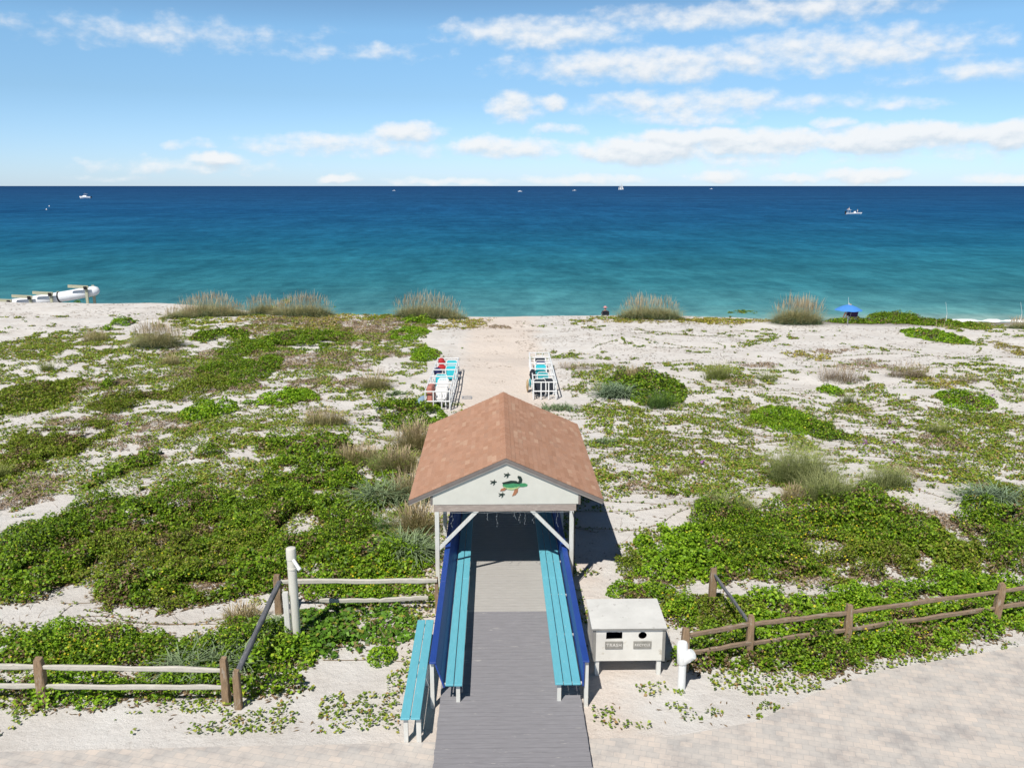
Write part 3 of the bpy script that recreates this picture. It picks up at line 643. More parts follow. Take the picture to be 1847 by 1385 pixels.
# ------------------------------------------------------------------ split-rail fences
def fpost(mb, x, y, h, w=.13, lean=(0, 0), seed=0, point=False):
    q = random.Random(seed*31+int(x*100)); rings = []; zb = tz(x, y)-.1
    for i in range(7):
        t = i/6; z = zb+(h+.1)*t; r = w/2*(1.04-.10*t)*(1 if t < .99 else .82)
        rings.append([(x+lean[0]*t+r*sx_*(1+q.uniform(-.07, .07)), y+lean[1]*t+r*sy_*(1+q.uniform(-.07, .07)), z+(q.uniform(-.02, .02) if i == 6 else 0)) for sx_, sy_ in ((-1, -.8), (-.8, -1), (.8, -1), (1, -.8), (1, .8), (.8, 1), (-.8, 1), (-1, .8))])
    mb.loft(rings)
def frail(mb, p, q, h=.115, w=.06, seed=0, sag=.0, jit=.012):
    g_ = random.Random(seed); p = np.array(p, float); q = np.array(q, float); d = q-p; d /= np.linalg.norm(d); s_ = np.cross(d, (0, 0, 1)); s_ /= np.linalg.norm(s_); u = np.cross(s_, d); rings = []
    n = 9
    for i in range(n):
        t = i/(n-1); c_ = p+(q-p)*t+u*(g_.uniform(-jit, jit)-sag*4*t*(1-t)); k = .6 if i in (0, n-1) else 1; a = h/2*k*g_.uniform(.85, 1.12); b2 = w/2*g_.uniform(.85, 1.15)
        rings.append([tuple(c_+s_*b2*x_+u*a*y_) for x_, y_ in ((-1, -.8), (-.4, -1), (.5, -1), (1, -.6), (1, .7), (.4, 1), (-.6, 1), (-1, .6))])
    mb.loft(rings)
def fence(name, label, posts, rails, pmat, rmat, loc, plist=None):
    r = empty(name, loc, label, 'fence')
    for i, pq in enumerate(posts):
        mb = MB(); fpost(mb, *pq[:3], **(pq[3] if len(pq) > 3 and isinstance(pq[3], dict) else {}), seed=i+len(label)); o = mb.build('post', pq[4] if len(pq) > 4 else pmat, r)
    for i, rl in enumerate(rails):
        mb = MB(); frail(mb, rl[0], rl[1], seed=i*7+len(label), **(rl[3] if len(rl) > 3 else {})); o = mb.build('rail', rl[2] if len(rl) > 2 and rl[2] else rmat, r)
    return r
# beside the plaza, right of the cabinet
fence('split_rail_fence', 'brown two-rail split fence rising along the paved edge beside the cabinet',
    [(4.16, 17.12, 1.03, {'w': .17}), (5.75, 17.62, 1.05, {'w': .15}), (8.2, 18.1, 1.06, {'w': .16, 'lean': (-.02, 0)}), (12.2, 19.0, 1.1, {'w': .17, 'lean': (.08, 0)}), (16.3, 20.0, 1.08, {'w': .16})],
    [((4.2, 17.12, .86), (5.75, 17.6, .86)), ((5.7, 17.6, .84), (8.25, 18.1, .86)), ((8.15, 18.1, .86), (12.25, 19.0, .9)), ((12.15, 19.0, .88), (16.3, 20.0, .9)),
     ((4.2, 17.13, .40), (5.85, 17.6, .42)), ((5.65, 17.56, .38), (8.2, 18.1, .42)), ((8.15, 18.08, .42), (12.2, 19.0, .45)), ((12.1, 19.0, .44), (16.3, 20.0, .45))], 'wood_brown', 'rail_brown', (8, 18, 0))
fence('split_rail_fence', 'short return of fence with one tall post and a dark sloping rail behind the cabinet',
    [(5.5, 20.05, 1.07, {'w': .17})], [((5.52, 20.0, .92), (5.74, 17.75, .82), 'rail_grey', {'h': .1})], 'wood_brown', 'rail_grey', (5.5, 20, 0))
# shower side
fence('split_rail_fence', 'bleached split-rail fence between the shower pipe and the shelter, its lower rail fallen',
    [(-5.48, 19.93, 1.05, {'w': .17}), (-1.5, 19.85, .98, {'w': .09})],
    [((-5.5, 19.9, .88), (-1.48, 19.8, .92), 'rail_pale', {'h': .13, 'w': .08}), ((-4.45, 19.9, .36), (-2.95, 19.93, .33), 'rail_pale', {'h': .12}), ((-2.97, 19.93, .33), (-1.72, 19.9, .42), 'rail_pale', {'h': .12}),
     ((-5.40, 19.85, .92), (-5.28, 15.95, .86), 'rail_grey', {'h': .1, 'w': .1})], 'wood_brown', 'rail_pale', (-3.5, 19.9, 0))
fence('split_rail_fence', 'tan split-rail fence low in front of the dense greenery on the shower side',
    [(-5.62, 16.05, 1.05, {'w': .15}), (-5.33, 15.9, .86, {'w': .14}), (-9.42, 16.12, 1.05, {'w': .19}), (-13.6, 16.2, 1.0, {'w': .17})],
    [((-13.6, 16.2, .86), (-9.4, 16.12, .87), 'rail_pale'), ((-9.45, 16.1, .87), (-5.6, 16.02, .80), 'rail_pale'), ((-13.6, 16.2, .42), (-9.4, 16.12, .42), 'rail_pale'), ((-9.45, 16.1, .42), (-5.6, 16.02, .40), 'rail_pale')], 'wood_brown', 'rail_pale', (-8, 16.1, 0))

# ------------------------------------------------------------------ shower standpipe and small plumbing
sp_ = empty('shower_pipe', (-4.73, 18.55, 0), 'tall cream standpipe with a short angled spout rising from the greenery', 'shower pipe')
mb = MB(); mb.tube([(-4.73, 18.55, -.05), (-4.74, 18.55, 2.10)], .105, 16); mb.build('pipe', 'pvc_cream', sp_, True)
mb = MB(); mb.tube([(-4.74, 18.55, 2.10), (-4.74, 18.55, 2.34), (-4.74, 18.55, 2.37), (-4.74, 18.55, 2.38)], [.116, .116, .11, .095], 16); mb.build('cap', 'pvc_cream', sp_, True)
mb = MB(); mb.tube([(-4.735, 18.55, 1.86), (-4.735, 18.55, 1.90)], .115, 16); mb.build('collar', 'pvc_cream', sp_, True)
mb = MB(); mb.tube([(-4.70, 18.5, 2.13), (-4.60, 18.42, 2.02), (-4.52, 18.36, 1.93)], [.042, .042, .04], 10); mb.tube([(-4.545, 18.378, 1.955), (-4.51, 18.352, 1.92)], [.055, .045], 10); mb.build('spout', 'pvc', sp_, True)
mb = MB(); mb.bb(-4.97, -4.85, 18.45, 18.5, -.05, 1.32); mb.build('board', 'post', sp_)
mb = MB(); mb.tube([(-4.84, 18.42, 1.3), (-4.835, 18.42, .7), (-4.82, 18.42, .1)], .014, 6); mb.build('conduit', 'metal', sp_)
wf = empty('vent_fitting', (3.97, 16.4, 0), 'bright white plastic pipe with angled branch at the near end of the brown fence', 'pipe fitting')
mb = MB(); mb.tube([(3.95, 16.42, 0), (3.95, 16.42, .70)], .085, 16); mb.build('riser', 'pvc', wf, True)
mb = MB(); mb.tube([(3.96, 16.42, .62), (3.95, 16.42, .64), (3.93, 16.43, 1.06), (3.928, 16.43, 1.09)], [.105, .12, .115, .10], 16); mb.build('fitting', 'pvc', wf, True)
mb = MB(); mb.tube([(3.95, 16.42, .66), (4.07, 16.37, .80), (4.13, 16.345, .87), (4.14, 16.34, .88)], [.10, .115, .12, .105], 16); mb.tube([(4.06, 16.375, .76), (4.10, 16.35, .70)], [.08, .075], 12); mb.build('branch', 'pvc', wf, True)
lp = MB(); a = gz(-6, 1180, .12); c2 = gz(36, 1146, .12); lp.tube([a, c2], .07, 12); lp.tube([a+(c2-a)*.8, a+(c2-a)*.92], .082, 12)
o = lp.build('white_pipe', 'pvc', loc=tuple(c2), smooth=True); tag(o, 'white plastic pipe end lying in the greenery above the tan fence', 'pipe')
q = gt(842, 718); mb = MB()
for dx, dy, sx_, sy_ in ((0, .2, .5, .07), (0, -.2, .5, .07), (.22, 0, .07, .33), (-.22, 0, .07, .33)): mb.box((q[0]+dx, q[1]+dy, q[2]+.03), (sx_, sy_, .05))
o = mb.build('drain_frame', 'metal', loc=tuple(q)); tag(o, 'small dark square frame lying on the sand behind the shelter roof', 'drain frame')
#PART3
# ------------------------------------------------------------------ beach chair racks
def rack(name, label, x0, x1, y0, y1, h, cols_, rungs, sk=0.0):
    r = empty(name, ((x0+x1)/2, y0, 0), label, 'chair rack', 'chair racks either side of the path')
    R_ = .032; xo = lambda y: sk*(y-y0)
    def grid(y):
        mb = MB()
        for i in range(cols_+1):
            x = x0+(x1-x0)*i/cols_+xo(y); mb.tube([(x, y, 0.02), (x, y, h)], R_, 8)
        for z in [h*k/rungs for k in range(1, rungs+1)]: mb.tube([(x0+xo(y)-.03, y, z-.02), (x1+xo(y)+.03, y, z-.02)], R_, 8)
        return mb
    grid(y0).build('end_frame', 'pvc', r, True); grid(y1).build('end_frame', 'pvc', r, True)
    n = max(2, round((y1-y0)/1.6))
    for x in (x0, x1):
        mb = MB()
        for z in (.12, h*.5, h): mb.tube([(x, y0, z), (x+xo(y1), y1, z)], R_, 8)
        for i in range(1, n): y = y0+(y1-y0)*i/n; mb.tube([(x+xo(y), y, .02), (x+xo(y), y, h)], R_, 8)
        mb.build('side_frame', 'pvc', r, True)
    for i in range(1, n):
        y = y0+(y1-y0)*i/n; mb = MB(); mb.tube([(x0+xo(y), y, h), (x1+xo(y), y, h)], R_, 8); mb.build('cross_bar', 'pvc', r, True)
    return r
rack('chair_rack', 'white pipe rack with aqua chairs, white chairs and red cushion, longer shadow on the path', -3.37, -2.2, 39.95, 48.1, .96, 3, 2, .012)
rack('chair_rack', 'white pipe rack with teal and dark chairs, partly behind the roof corner', 1.9, 3.05, 42.0, 49.8, .93, 3, 2, .012)
def make_chair(fabric):
    """folded low beach chair standing on end"""
    r = bpy.data.objects.new('folded_beach_chair', None); COL.objects.link(r)
    mb = MB()
    w = .31
    mb.tube([(-w, 0, .02), (-w, .05, .62), (-w+.03, .065, .82), (-w+.1, .07, .9), (w-.1, .07, .9), (w-.03, .065, .82), (w, .05, .62), (w, 0, .02)], .022, 6)
    mb.tube([(-w+.04, .12, .02), (-w+.04, .15, .66), (w-.04, .15, .66), (w-.04, .12, .02)], .02, 6); mb.tube([(-w, -.05, .30), (-w, -.06, .70)], .03, 6); mb.tube([(w, -.05, .30), (w, -.06, .70)], .03, 6)
    mb.build('frame', 'pvc', r, True)
    p = MB(); n = 7; rings = []
    for i in range(n):
        t = i/(n-1); z = .16+.70*t; y = .0+.06*t-.035*math.sin(math.pi*t)
        rings.append([(-w+.02, y, z), (w-.02, y, z), (w-.02, y+.02, z), (-w+.02, y+.02, z)])
    p.loft(rings); p.build('sling', fabric, r)
    p = MB(); p.prism([(-w+.06, .13, .1), (w-.06, .13, .1), (w-.06, .16, .64), (-w+.06, .16, .64)], (0, .018, 0)); p.build('seat', fabric, r)
    return r
def make_plastic_chair():
    r = bpy.data.objects.new('plastic_chair', None); COL.objects.link(r)
    mb = MB(); mb.loft([[(-.22, .19, .44), (.22, .19, .44), (.22, -.22, .42), (-.22, -.22, .42)], [(-.22, .19, .47), (.22, .19, .47), (.22, -.22, .45), (-.22, -.22, .45)]]); mb.build('seat', 'pvc', r)
    mb = MB()
    for x in (-.2, -.12, -.04, .04, .12, .2): mb.beam((x, .2, .46), (x*1.05, .30, .86), .05, .02, up=(0, 1, 0))
    mb.tube([(-.24, .19, .45), (-.25, .31, .82), (-.18, .33, .90), (.18, .33, .90), (.25, .31, .82), (.24, .19, .45)], .028, 6); mb.build('backrest', 'pvc', r)
    for x in (-.23, .23):
        for y in (-.2, .2):
            mb = MB(); mb.beam((x, y, .43), (x*1.12, y*1.2, 0), .045, .03); mb.build('leg', 'pvc', r)
    return r
protos = {}
def chair(fab, x, y, label, rz=0, tilt=0, z=0.0):
    if fab not in protos: c = protos[fab] = make_chair(fab) if fab != 'plastic' else make_plastic_chair()
    else: c = copy_tree(protos[fab])
    c.location = (x, y, z); c.rotation_euler = (tilt, 0, rz); tag(c, label, 'beach chair' if fab != 'plastic' else 'plastic chair', 'beach chairs stored in the pipe racks')
chair('aqua', -2.48, 47.3, 'folded aqua beach chair at the seaward end of the rack with the red cushion', -.05, -.3, .1)
chair('aqua', -2.42, 46.0, 'folded aqua beach chair beside the navy bag', .05, -.35, .05)
chair('aqua', -2.85, 43.6, 'brightest upright aqua beach chair just behind the white slatted chairs', 0, -.4, .12)
for i, (y, z) in enumerate(((42.6, .0), (42.1, .05), (41.5, .0), (40.9, .05), (40.4, .0))):
    chair('plastic', -2.66, y, ['white slatted chair in the red cushion rack, right behind an aqua chair', 'white slatted chair second behind the aqua chair in the red cushion rack', 'middle white slatted chair beside the red cushion', 'white slatted chair second from the landward end of the rack', 'white slatted chair nearest the landward end of the rack'][i], 0, 0, z+.03)
chair('dark', 2.25, 42.55, 'folded charcoal beach chair at the landward end, left half of the rack by the roof', 0, -.25, .05)
chair('dark', 2.68, 42.9, 'folded charcoal beach chair beside another, right half of the rack by the roof', .05, -.3, .02)
chair('teal', 2.5, 44.0, 'folded teal beach chair just behind the charcoal chairs', 0, -.4, .1)
chair('teal', 2.45, 44.9, 'folded teal beach chair in the middle of its rack', .1, -.4, .08)
chair('aqua', 2.5, 46.2, 'lone folded aqua beach chair among the teal and dark ones', 0, -.45, .1)
chair('navy', 2.55, 47.5, 'folded navy beach chair toward the seaward end of its rack', -.05, -.5, .05)
chair('dark', 2.6, 48.9, 'folded charcoal beach chair at the seaward end of its rack', 0, -.6, .05)
def bundle(name, mat, c, d, label, cat, seed):
    g_ = random.Random(seed); rings = []
    for i in range(9):
        t = i/8; k = math.sin(math.pi*min(max(t, .06), .94))**.45
        rings.append([(c[0]+d[0]/2*k*math.cos(a)*g_.uniform(.8, 1.15), c[1]+d[1]/2*k*math.sin(a)*g_.uniform(.8, 1.15), c[2]+d[2]*t) for a in [2*math.pi*j/12 for j in range(12)]])
    mb = MB(); mb.loft(rings); o = mb.build(name, mat, loc=tuple(c), smooth=True); tag(o, label, cat)
def cushion(c, d, mat, label):
    mb = MB(); mb.box((c[0], c[1], c[2]+d[2]/2), d, Matrix.Rotation(-.12, 3, 'X')); o = mb.build('lounge_cushion', mat, loc=tuple(c), bevel=.05); tag(o, label, 'cushion')
cushion((-3.17, 41.0, .08), (.28, 1.9, .95), 'terracotta', 'long faded red cushion on edge at the side of the rack')
bundle('beach_towel', 'red', (-3.05, 47.6, .62), (.42, .5, .42), 'bright red towel bunched at the seaward corner of the rack', 'towel', 1)
bundle('beach_bag', 'navy', (-3.12, 45.3, .55), (.5, .6, .42), 'navy cloth bag stuffed in the rack beside an aqua chair', 'bag', 2)
bundle('beach_towel', 'red', (-2.95, 46.4, .6), (.5, .3, .3), 'small dark red towel between the aqua chairs', 'towel', 3)
bundle('beach_bag', 'dark', (1.95, 44.3, .55), (.35, .9, .5), 'black bag draped over the path side of the teal chair rack', 'bag', 4)
bundle('beach_towel', 'teal', (1.78, 43.3, .35), (.12, .7, .45), 'teal towel hanging off the path side of the rack', 'towel', 5)
bundle('beach_mat', 'tan', (1.66, 43.7, .05), (.14, .5, .6), 'tan rolled mat leaning beside the teal towel', 'mat', 6)
q = gt(762, 733); mb = MB(); mb.tube([(q[0]-.15, q[1]-.4, q[2]+.17), (q[0]-.12, q[1]-.3, q[2]+.24), (q[0]+.05, q[1]+.25, q[2]+.30), (q[0]+.08, q[1]+.36, q[2]+.30)], [.15, .2, .2, .16], 12); mb.tube([(q[0]-.02, q[1], q[2]+.27), (q[0], q[1]+.06, q[2]+.28)], .215, 12)
o = mb.build('float_barrel', 'steelblue', loc=tuple(q), smooth=True); tag(o, 'dusty blue barrel lying by the red cushion end of the rack', 'barrel')

# ------------------------------------------------------------------ white pipe on timber cradles at the far beach
pl = empty('beach_pipe', (-43, 84, -1), 'big white pipe with rounded end carried in timber cradles on the far sand', 'pipe')
def pz(px, py, Y): return gy(px, py, Y)
A = [pz(-60, 560, 84.6), pz(38, 547, 84.6), pz(80, 540, 84.6), pz(120, 534, 84.6), pz(160, 526.5, 84.6), pz(171, 524.5, 84.6), pz(176.5, 524, 84.6), pz(179.5, 523.8, 84.6)]
mb = MB(); mb.tube(A, [.52, .52, .5, .5, .5, .47, .34, .1], 20); mb.build('pipe', 'pipewhite', pl, True)
mb = MB(); c = pz(108, 535.8, 84.6); d = A[4]-A[2]; d /= np.linalg.norm(d); mb.tube([c-d*.07, c+d*.07], .53, 20); mb.build('band', 'black', pl, True)
for px, py in ((162, 526), (99, 537.5), (62, 543.5), (25, 548)):
    c = pz(px, py, 84.6); s_ = 1 if px > 60 else .75
    mb = MB(); mb.bb(c[0]-.12, c[0]+.12, 83.85, 83.98, c[2]-2.2, c[2]+.45*s_); mb.build('cradle_post', 'timber', pl)
    mb = MB(); mb.bb(c[0]-.12, c[0]+.12, 85.3, 85.44, c[2]-2.4, c[2]+.55*s_); mb.build('cradle_post', 'timber', pl)
    mb = MB(); mb.beam((c[0]-1.65*s_, 83.78, c[2]+.62*s_), (c[0]+.25, 83.82, c[2]+.52*s_), .14, .28); mb.build('cradle_beam', 'timber', pl)
    mb = MB(); mb.bb(c[0]-.15, c[0]+.15, 83.66, 83.72, c[2]+.3*s_, c[2]+.6*s_); mb.build('bolt_plate', 'black', pl)

# ------------------------------------------------------------------ boats
def hull(mb, L_, B, D, z0=0.0, fl=.25):
    rings = []
    for t in (0, .12, .35, .6, .8, .93, 1.0):
        b_ = B/2*(1 if t < .4 else max(.03, 1-((t-.4)/.6)**2.2)); sheer = D*(1+fl*t*t); k = .30+.65*(1-t)**.3 if t < 1 else .2
        x = -L_/2+L_*t; x2 = x-(.06*L_*t*t)
        rings.append([(x, -b_, z0+sheer), (x-.0, -b_*.92, z0+sheer*.5), (x2, -b_*k*.7, z0-.1), (x2, b_*k*.7, z0-.1), (x, b_*.92, z0+sheer*.5), (x, b_, z0+sheer)])
    mb.loft(rings)
def boat(kind, px, py, label, L_, rz):
    g_ = gz(px, py, SEA); r = empty('motor_boat' if kind != 'sail' else 'sailboat', (g_[0], g_[1], SEA), label, 'boat' if kind != 'sail' else 'sailboat')
    at0 = Vector((g_[0], g_[1], SEA))
    def part(mb, name, mat):
        mb.v = [tuple(Vector(v)+at0) for v in mb.v]; o = mb.build(name, mat, r); return o
    k = L_/8
    if kind == 'cruiser':
        mb = MB(); hull(mb, L_, 2.8*k, 1.25*k); part(mb, 'hull', 'hull')
        mb = MB(); mb.loft([[(-1.2*k, -1*k, 1.2*k), (2.2*k, -.8*k, 1.35*k), (2.2*k, .8*k, 1.35*k), (-1.2*k, 1*k, 1.2*k)], [(-.9*k, -.85*k, 2.05*k), (1.0*k, -.65*k, 2.05*k), (1.0*k, .65*k, 2.05*k), (-.9*k, .85*k, 2.05*k)]]); part(mb, 'cabin', 'hull')
        mb = MB(); mb.loft([[(1.15*k, -.72*k, 1.62*k), (1.95*k, -.78*k, 1.5*k), (1.95*k, .78*k, 1.5*k), (1.15*k, .72*k, 1.62*k)], [(1.05*k, -.66*k, 2.0*k), (1.3*k, -.66*k, 2.0*k), (1.3*k, .66*k, 2.0*k), (1.05*k, .66*k, 2.0*k)]]); part(mb, 'windscreen', 'glass')
        mb = MB(); mb.box((-.5*k, 0, 3.0*k), (2.4*k, 1.9*k, .1*k)); part(mb, 'canopy', 'hull')
        mb = MB()
        for x in (-1.5, .5):
            for y in (-.8, .8): mb.tube([(x*k, y*k, 1.2*k), (x*k, y*k, 3.0*k)], .05*k, 6)
        mb.tube([(-.2*k, 0, 3.0*k), (0, 0, 4.6*k)], .03*k, 5); part(mb, 'canopy_frame', 'metal')
        mb = MB(); mb.box((-L_/2-.25*k, 0, .9*k), (.5*k, .5*k, 1.2*k)); part(mb, 'outboard_motor', 'black')
    elif kind == 'skiff':
        mb = MB(); hull(mb, L_, 1.9, .62, 0, .5); part(mb, 'hull', 'hull')
        mb = MB(); mb.box((.4, 0, 1.0), (.7, .7, .8)); part(mb, 'console', 'hull')
        mb = MB(); mb.box((.55, 0, 1.55), (.1, .68, .35)); part(mb, 'windscreen', 'glass')
        mb = MB(); mb.box((-L_/2-.2, 0, .75), (.45, .4, 1.1)); mb.box((-L_/2-.15, 0, 1.35), (.6, .44, .35)); part(mb, 'outboard_motor', 'black')
        mb = MB()
        for x in (-2.9, -1.9):
            for y in (-.6, .6): mb.tube([(x, y, .5), (x, y, 2.05)], .035, 6)
        mb.box((-2.4, 0, 2.08), (1.5, 1.5, .08)); part(mb, 'platform', 'hull')
        mb = MB(); mb.tube([(3.6, 0, .8), (3.75, .1, 1.7)], .05, 6); part(mb, 'trolling_motor', 'black')
    elif kind == 'small':
        mb = MB(); hull(mb, L_, 2.6*k, 1.3*k); part(mb, 'hull', 'hull')
        mb = MB(); mb.loft([[(-.8*k, -.8*k, 1.2*k), (1.8*k, -.6*k, 1.3*k), (1.8*k, .6*k, 1.3*k), (-.8*k, .8*k, 1.2*k)], [(-.6*k, -.7*k, 2.3*k), (.7*k, -.5*k, 2.3*k), (.7*k, .5*k, 2.3*k), (-.6*k, .7*k, 2.3*k)]]); mb.tube([(0, 0, 2.3*k), (0, 0, 4*k)], .06*k, 5); part(mb, 'cabin', 'hull')
    else:
        mb = MB(); hull(mb, L_, 4.2, 1.9); part(mb, 'hull', 'hull')
        mb = MB(); mb.loft([[(-4, -1.3, 1.8), (3, -1, 2.1), (3, 1, 2.1), (-4, 1.3, 1.8)], [(-3.6, -1.1, 2.7), (2, -.7, 2.7), (2, .7, 2.7), (-3.6, 1.1, 2.7)]]); part(mb, 'cabin', 'hull')
        mb = MB(); mb.tube([(1.5, 0, 1.8), (1.5, 0, 20)], .14, 6); mb.tube([(-5, 0, 1.8), (-5, 0, 14)], .12, 6); part(mb, 'mast', 'metal')
        for p in ([(1.2, 0, 3), (1.2, 0, 19.5), (-4.2, 0, 3.2)], [(1.9, 0, 19), (9, 0, 2.6), (3, 0, 3)], [(-5.3, 0, 3), (-5.3, 0, 13.6), (-9, 0, 3.2)]):
            mb = MB(); mb.prism(p, (0, .08, 0)); part(mb, 'sail', 'sail')
    r.rotation_euler.z = rz; return r, at0
boat('cruiser', 154, 358, 'white motor boat with canopy, the nearer boat off the pipe side', 11.5, 3.2)
skf, s0 = boat('skiff', 1540, 387, 'long low white fishing skiff with raised stern platform', 7.6, .06)
boat('sail', 1120, 343, 'tall sailboat with several white sails near the horizon', 17, .25)
boat('small', 711, 345, 'tiny white boat near the horizon between the first cloud gap and the pipe side boat', 8, .4)
boat('small', 938, 346.3, 'tiny flat white boat near the horizon above the sand path', 9, 3.1)
boat('small', 1036, 344.6, 'tiny white boat near the horizon just left of the sailboat', 9.5, .2)
boat('small', 1283, 341.6, 'faint tiny boat near the horizon right of the sailboat', 11, .1)
for px, py, lab in ((84, 379, 'small white float bobbing in front of the motor boat'), (89, 373, 'fainter white float just beyond another off the pipe side')):
    g_ = gz(px, py, SEA); mb = MB(); mb.loft([[(g_[0]+.36*k*math.cos(a), g_[1]+.36*k*math.sin(a), SEA+z*.7) for a in [2*math.pi*i/10 for i in range(10)]] for k, z in ((.4, -.2), (1, .15), (1, .45), (.6, .75), (.2, 1.1))])
    o = mb.build('buoy', 'pvc', loc=(g_[0], g_[1], SEA), smooth=True); tag(o, lab, 'buoy', 'white floats')

# ------------------------------------------------------------------ people, umbrella, rods
def person(loc, rz, label, shirt, hat, seat=.28, parent_scale=1.0, stand=False):
    r = empty('person', loc, label, 'person')
    h = seat
    if stand:
        sk = {'pel': (0, 0, .95, .15), 'waist': (0, 0, 1.12, .13), 'chest': (0, .02, 1.36, .155), 'neck': (0, .03, 1.52, .06), 'head0': (0, .03, 1.60, .085), 'head': (0, .04, 1.70, .105),
              'shl': (-.19, .02, 1.42, .06), 'ell': (-.27, .05, 1.15, .045), 'hal': (-.22, .25, 1.0, .035), 'shr': (.19, .02, 1.42, .06), 'elr': (.27, .05, 1.15, .045), 'har': (.2, .27, 1.05, .035),
              'hil': (-.1, 0, .9, .1), 'knl': (-.11, .03, .5, .065), 'anl': (-.11, 0, .08, .045), 'tol': (-.12, .16, .04, .04), 'hir': (.1, 0, .9, .1), 'knr': (.11, .03, .5, .065), 'anr': (.11, 0, .08, .045), 'tor': (.12, .16, .04, .04)}
    else:
        sk = {'pel': (0, 0, h+.10, .16), 'waist': (0, -.04, h+.30, .14), 'chest': (0, -.06, h+.50, .16), 'neck': (0, -.03, h+.67, .06), 'head0': (0, -.01, h+.75, .085), 'head': (0, 0, h+.86, .105),
              'shl': (-.20, -.06, h+.56, .065), 'ell': (-.30, .06, h+.32, .048), 'hal': (-.2, .30, h+.28, .036), 'shr': (.20, -.06, h+.56, .065), 'elr': (.30, .06, h+.32, .048), 'har': (.2, .30, h+.28, .036),
              'hil': (-.1, .08, h+.1, .1), 'knl': (-.13, .48, h+.22, .07), 'anl': (-.12, .72, .08, .05), 'tol': (-.12, .88, .05, .045), 'hir': (.1, .08, h+.1, .1), 'knr': (.13, .48, h+.22, .07), 'anr': (.12, .72, .08, .05), 'tor': (.12, .88, .05, .045)}
    nm = list(sk); E_ = [('pel', 'waist'), ('waist', 'chest'), ('chest', 'neck'), ('neck', 'head0'), ('head0', 'head'), ('chest', 'shl'), ('shl', 'ell'), ('ell', 'hal'), ('chest', 'shr'), ('shr', 'elr'), ('elr', 'har'), ('pel', 'hil'), ('hil', 'knl'), ('knl', 'anl'), ('anl', 'tol'), ('pel', 'hir'), ('hir', 'knr'), ('knr', 'anr'), ('anr', 'tor')]
    me = bpy.data.meshes.new('body'); me.from_pydata([sk[n][:3] for n in nm], [(nm.index(a), nm.index(c)) for a, c in E_], []); me.update()
    me.materials.append(M['skin']); o = bpy.data.objects.new('body', me); COL.objects.link(o); o.parent = r
    md = o.modifiers.new('skin', 'SKIN'); sv = me.skin_vertices[0].data
    if True:
        for i, n in enumerate(nm): sv[i].radius = (sk[n][3], sk[n][3]*(.8 if n in ('chest', 'waist', 'pel') else 1)); sv[i].use_root = (n == 'pel')
    s2 = o.modifiers.new('sub', 'SUBSURF'); s2.levels = s2.render_levels = 2
    mb = MB(); rings = []
    for key, fx, dz in (('pel', 1.25, -.05), ('waist', 1.3, 0), ('chest', 1.4, 0), ('chest', 1.35, .08), ('neck', 1.5, -.02)):
        x, y, z, ra = sk[key]; rings.append([(x+loc[0]+(ra+.02)*fx*math.cos(a), y+loc[1]+(ra+.035)*math.sin(a), z+dz+loc[2]) for a in [2*math.pi*i/14 for i in range(14)]])
    mb.loft(rings); mb.build('shirt', shirt, r, True)
    for s_, e_ in (('shl', 'ell'), ('shr', 'elr')):
        mb = MB(); a = Vector(sk[s_][:3])+Vector(loc); b_ = Vector(sk[e_][:3])+Vector(loc); mb.tube([a+(a-b_)*.15, a, a+(b_-a)*.7], [.07, .085, .075], 10); mb.build('sleeve', shirt, r, True)
    x, y, z, ra = sk['head']; mb = MB()
    mb.loft([[(x+loc[0]+k*math.cos(a), y+loc[1]+k*math.sin(a)*1.05, z+loc[2]+dz) for a in [2*math.pi*i/14 for i in range(14)]] for k, dz in ((.2, .02), (.205, .035), (.125, .05), (.115, .11), (.06, .15))]); mb.build('hat', hat, r, True)
    r.rotation_euler.z = rz; return r
def beach_chair(loc, rz, fab, label):
    r = empty('beach_chair', loc, label, 'beach chair'); l = Vector(loc); mb = MB()
    for x in (-.29, .29):
        mb.tube([l+Vector((x, .32, 0)), l+Vector((x, -.22, .30)), l+Vector((x, -.42, .86))], .02, 6); mb.tube([l+Vector((x, -.34, 0)), l+Vector((x, .30, .34))], .02, 6); mb.tube([l+Vector((x, -.30, .52)), l+Vector((x, .26, .50))], .03, 6)
    mb.tube([l+Vector((-.29, -.42, .86)), l+Vector((.29, -.42, .86))], .02, 6); mb.build('frame', 'metal', r, True)
    mb = MB(); mb.prism([l+Vector((-.29, -.22, .30)), l+Vector((.29, -.22, .30)), l+Vector((.29, -.43, .90)), l+Vector((-.29, -.43, .90))], (0, -.03, 0)); mb.build('backrest', fab, r)
    mb = MB(); mb.prism([l+Vector((-.28, -.22, .28)), l+Vector((.28, -.22, .28)), l+Vector((.28, .28, .33)), l+Vector((-.28, .28, .33))], (0, 0, .02)); mb.build('seat', fab, r)
    r.rotation_euler.z = rz; return r
# seated figure by the crest grass
y_ = 72.8; g_ = gy(1091, 581, y_); zz = max(g_[2], tz(g_[0], y_)+.02)
beach_chair((g_[0], y_, zz), 0, 'dark', 'low beach chair with black back beside the crest grass')
person((g_[0], y_-.02, zz), 0, 'person seated in a black backed chair wearing a pink hat, facing the sea', 'dark', 'pink', .30)
uy = 70.2; g_ = gy(1533, 577, uy); ub = tz(g_[0], uy); zz = g_[2]
beach_chair((g_[0]+.2, uy, zz), 0, 'plum', 'beach chair with dark plum back under the blue umbrella')
person((g_[0]-.05, uy+.08, zz), .1, 'person seated in the shade of the blue umbrella, facing the sea', 'plum', 'tan', .30)
um = empty('beach_umbrella', (g_[0]-.1, uy, zz), 'open bright blue beach umbrella above a seated person', 'umbrella')
top = gy(1531, 549.5, uy)[2]; ux = gy(1531, 553, uy)[0]
mb = MB(); rings = []
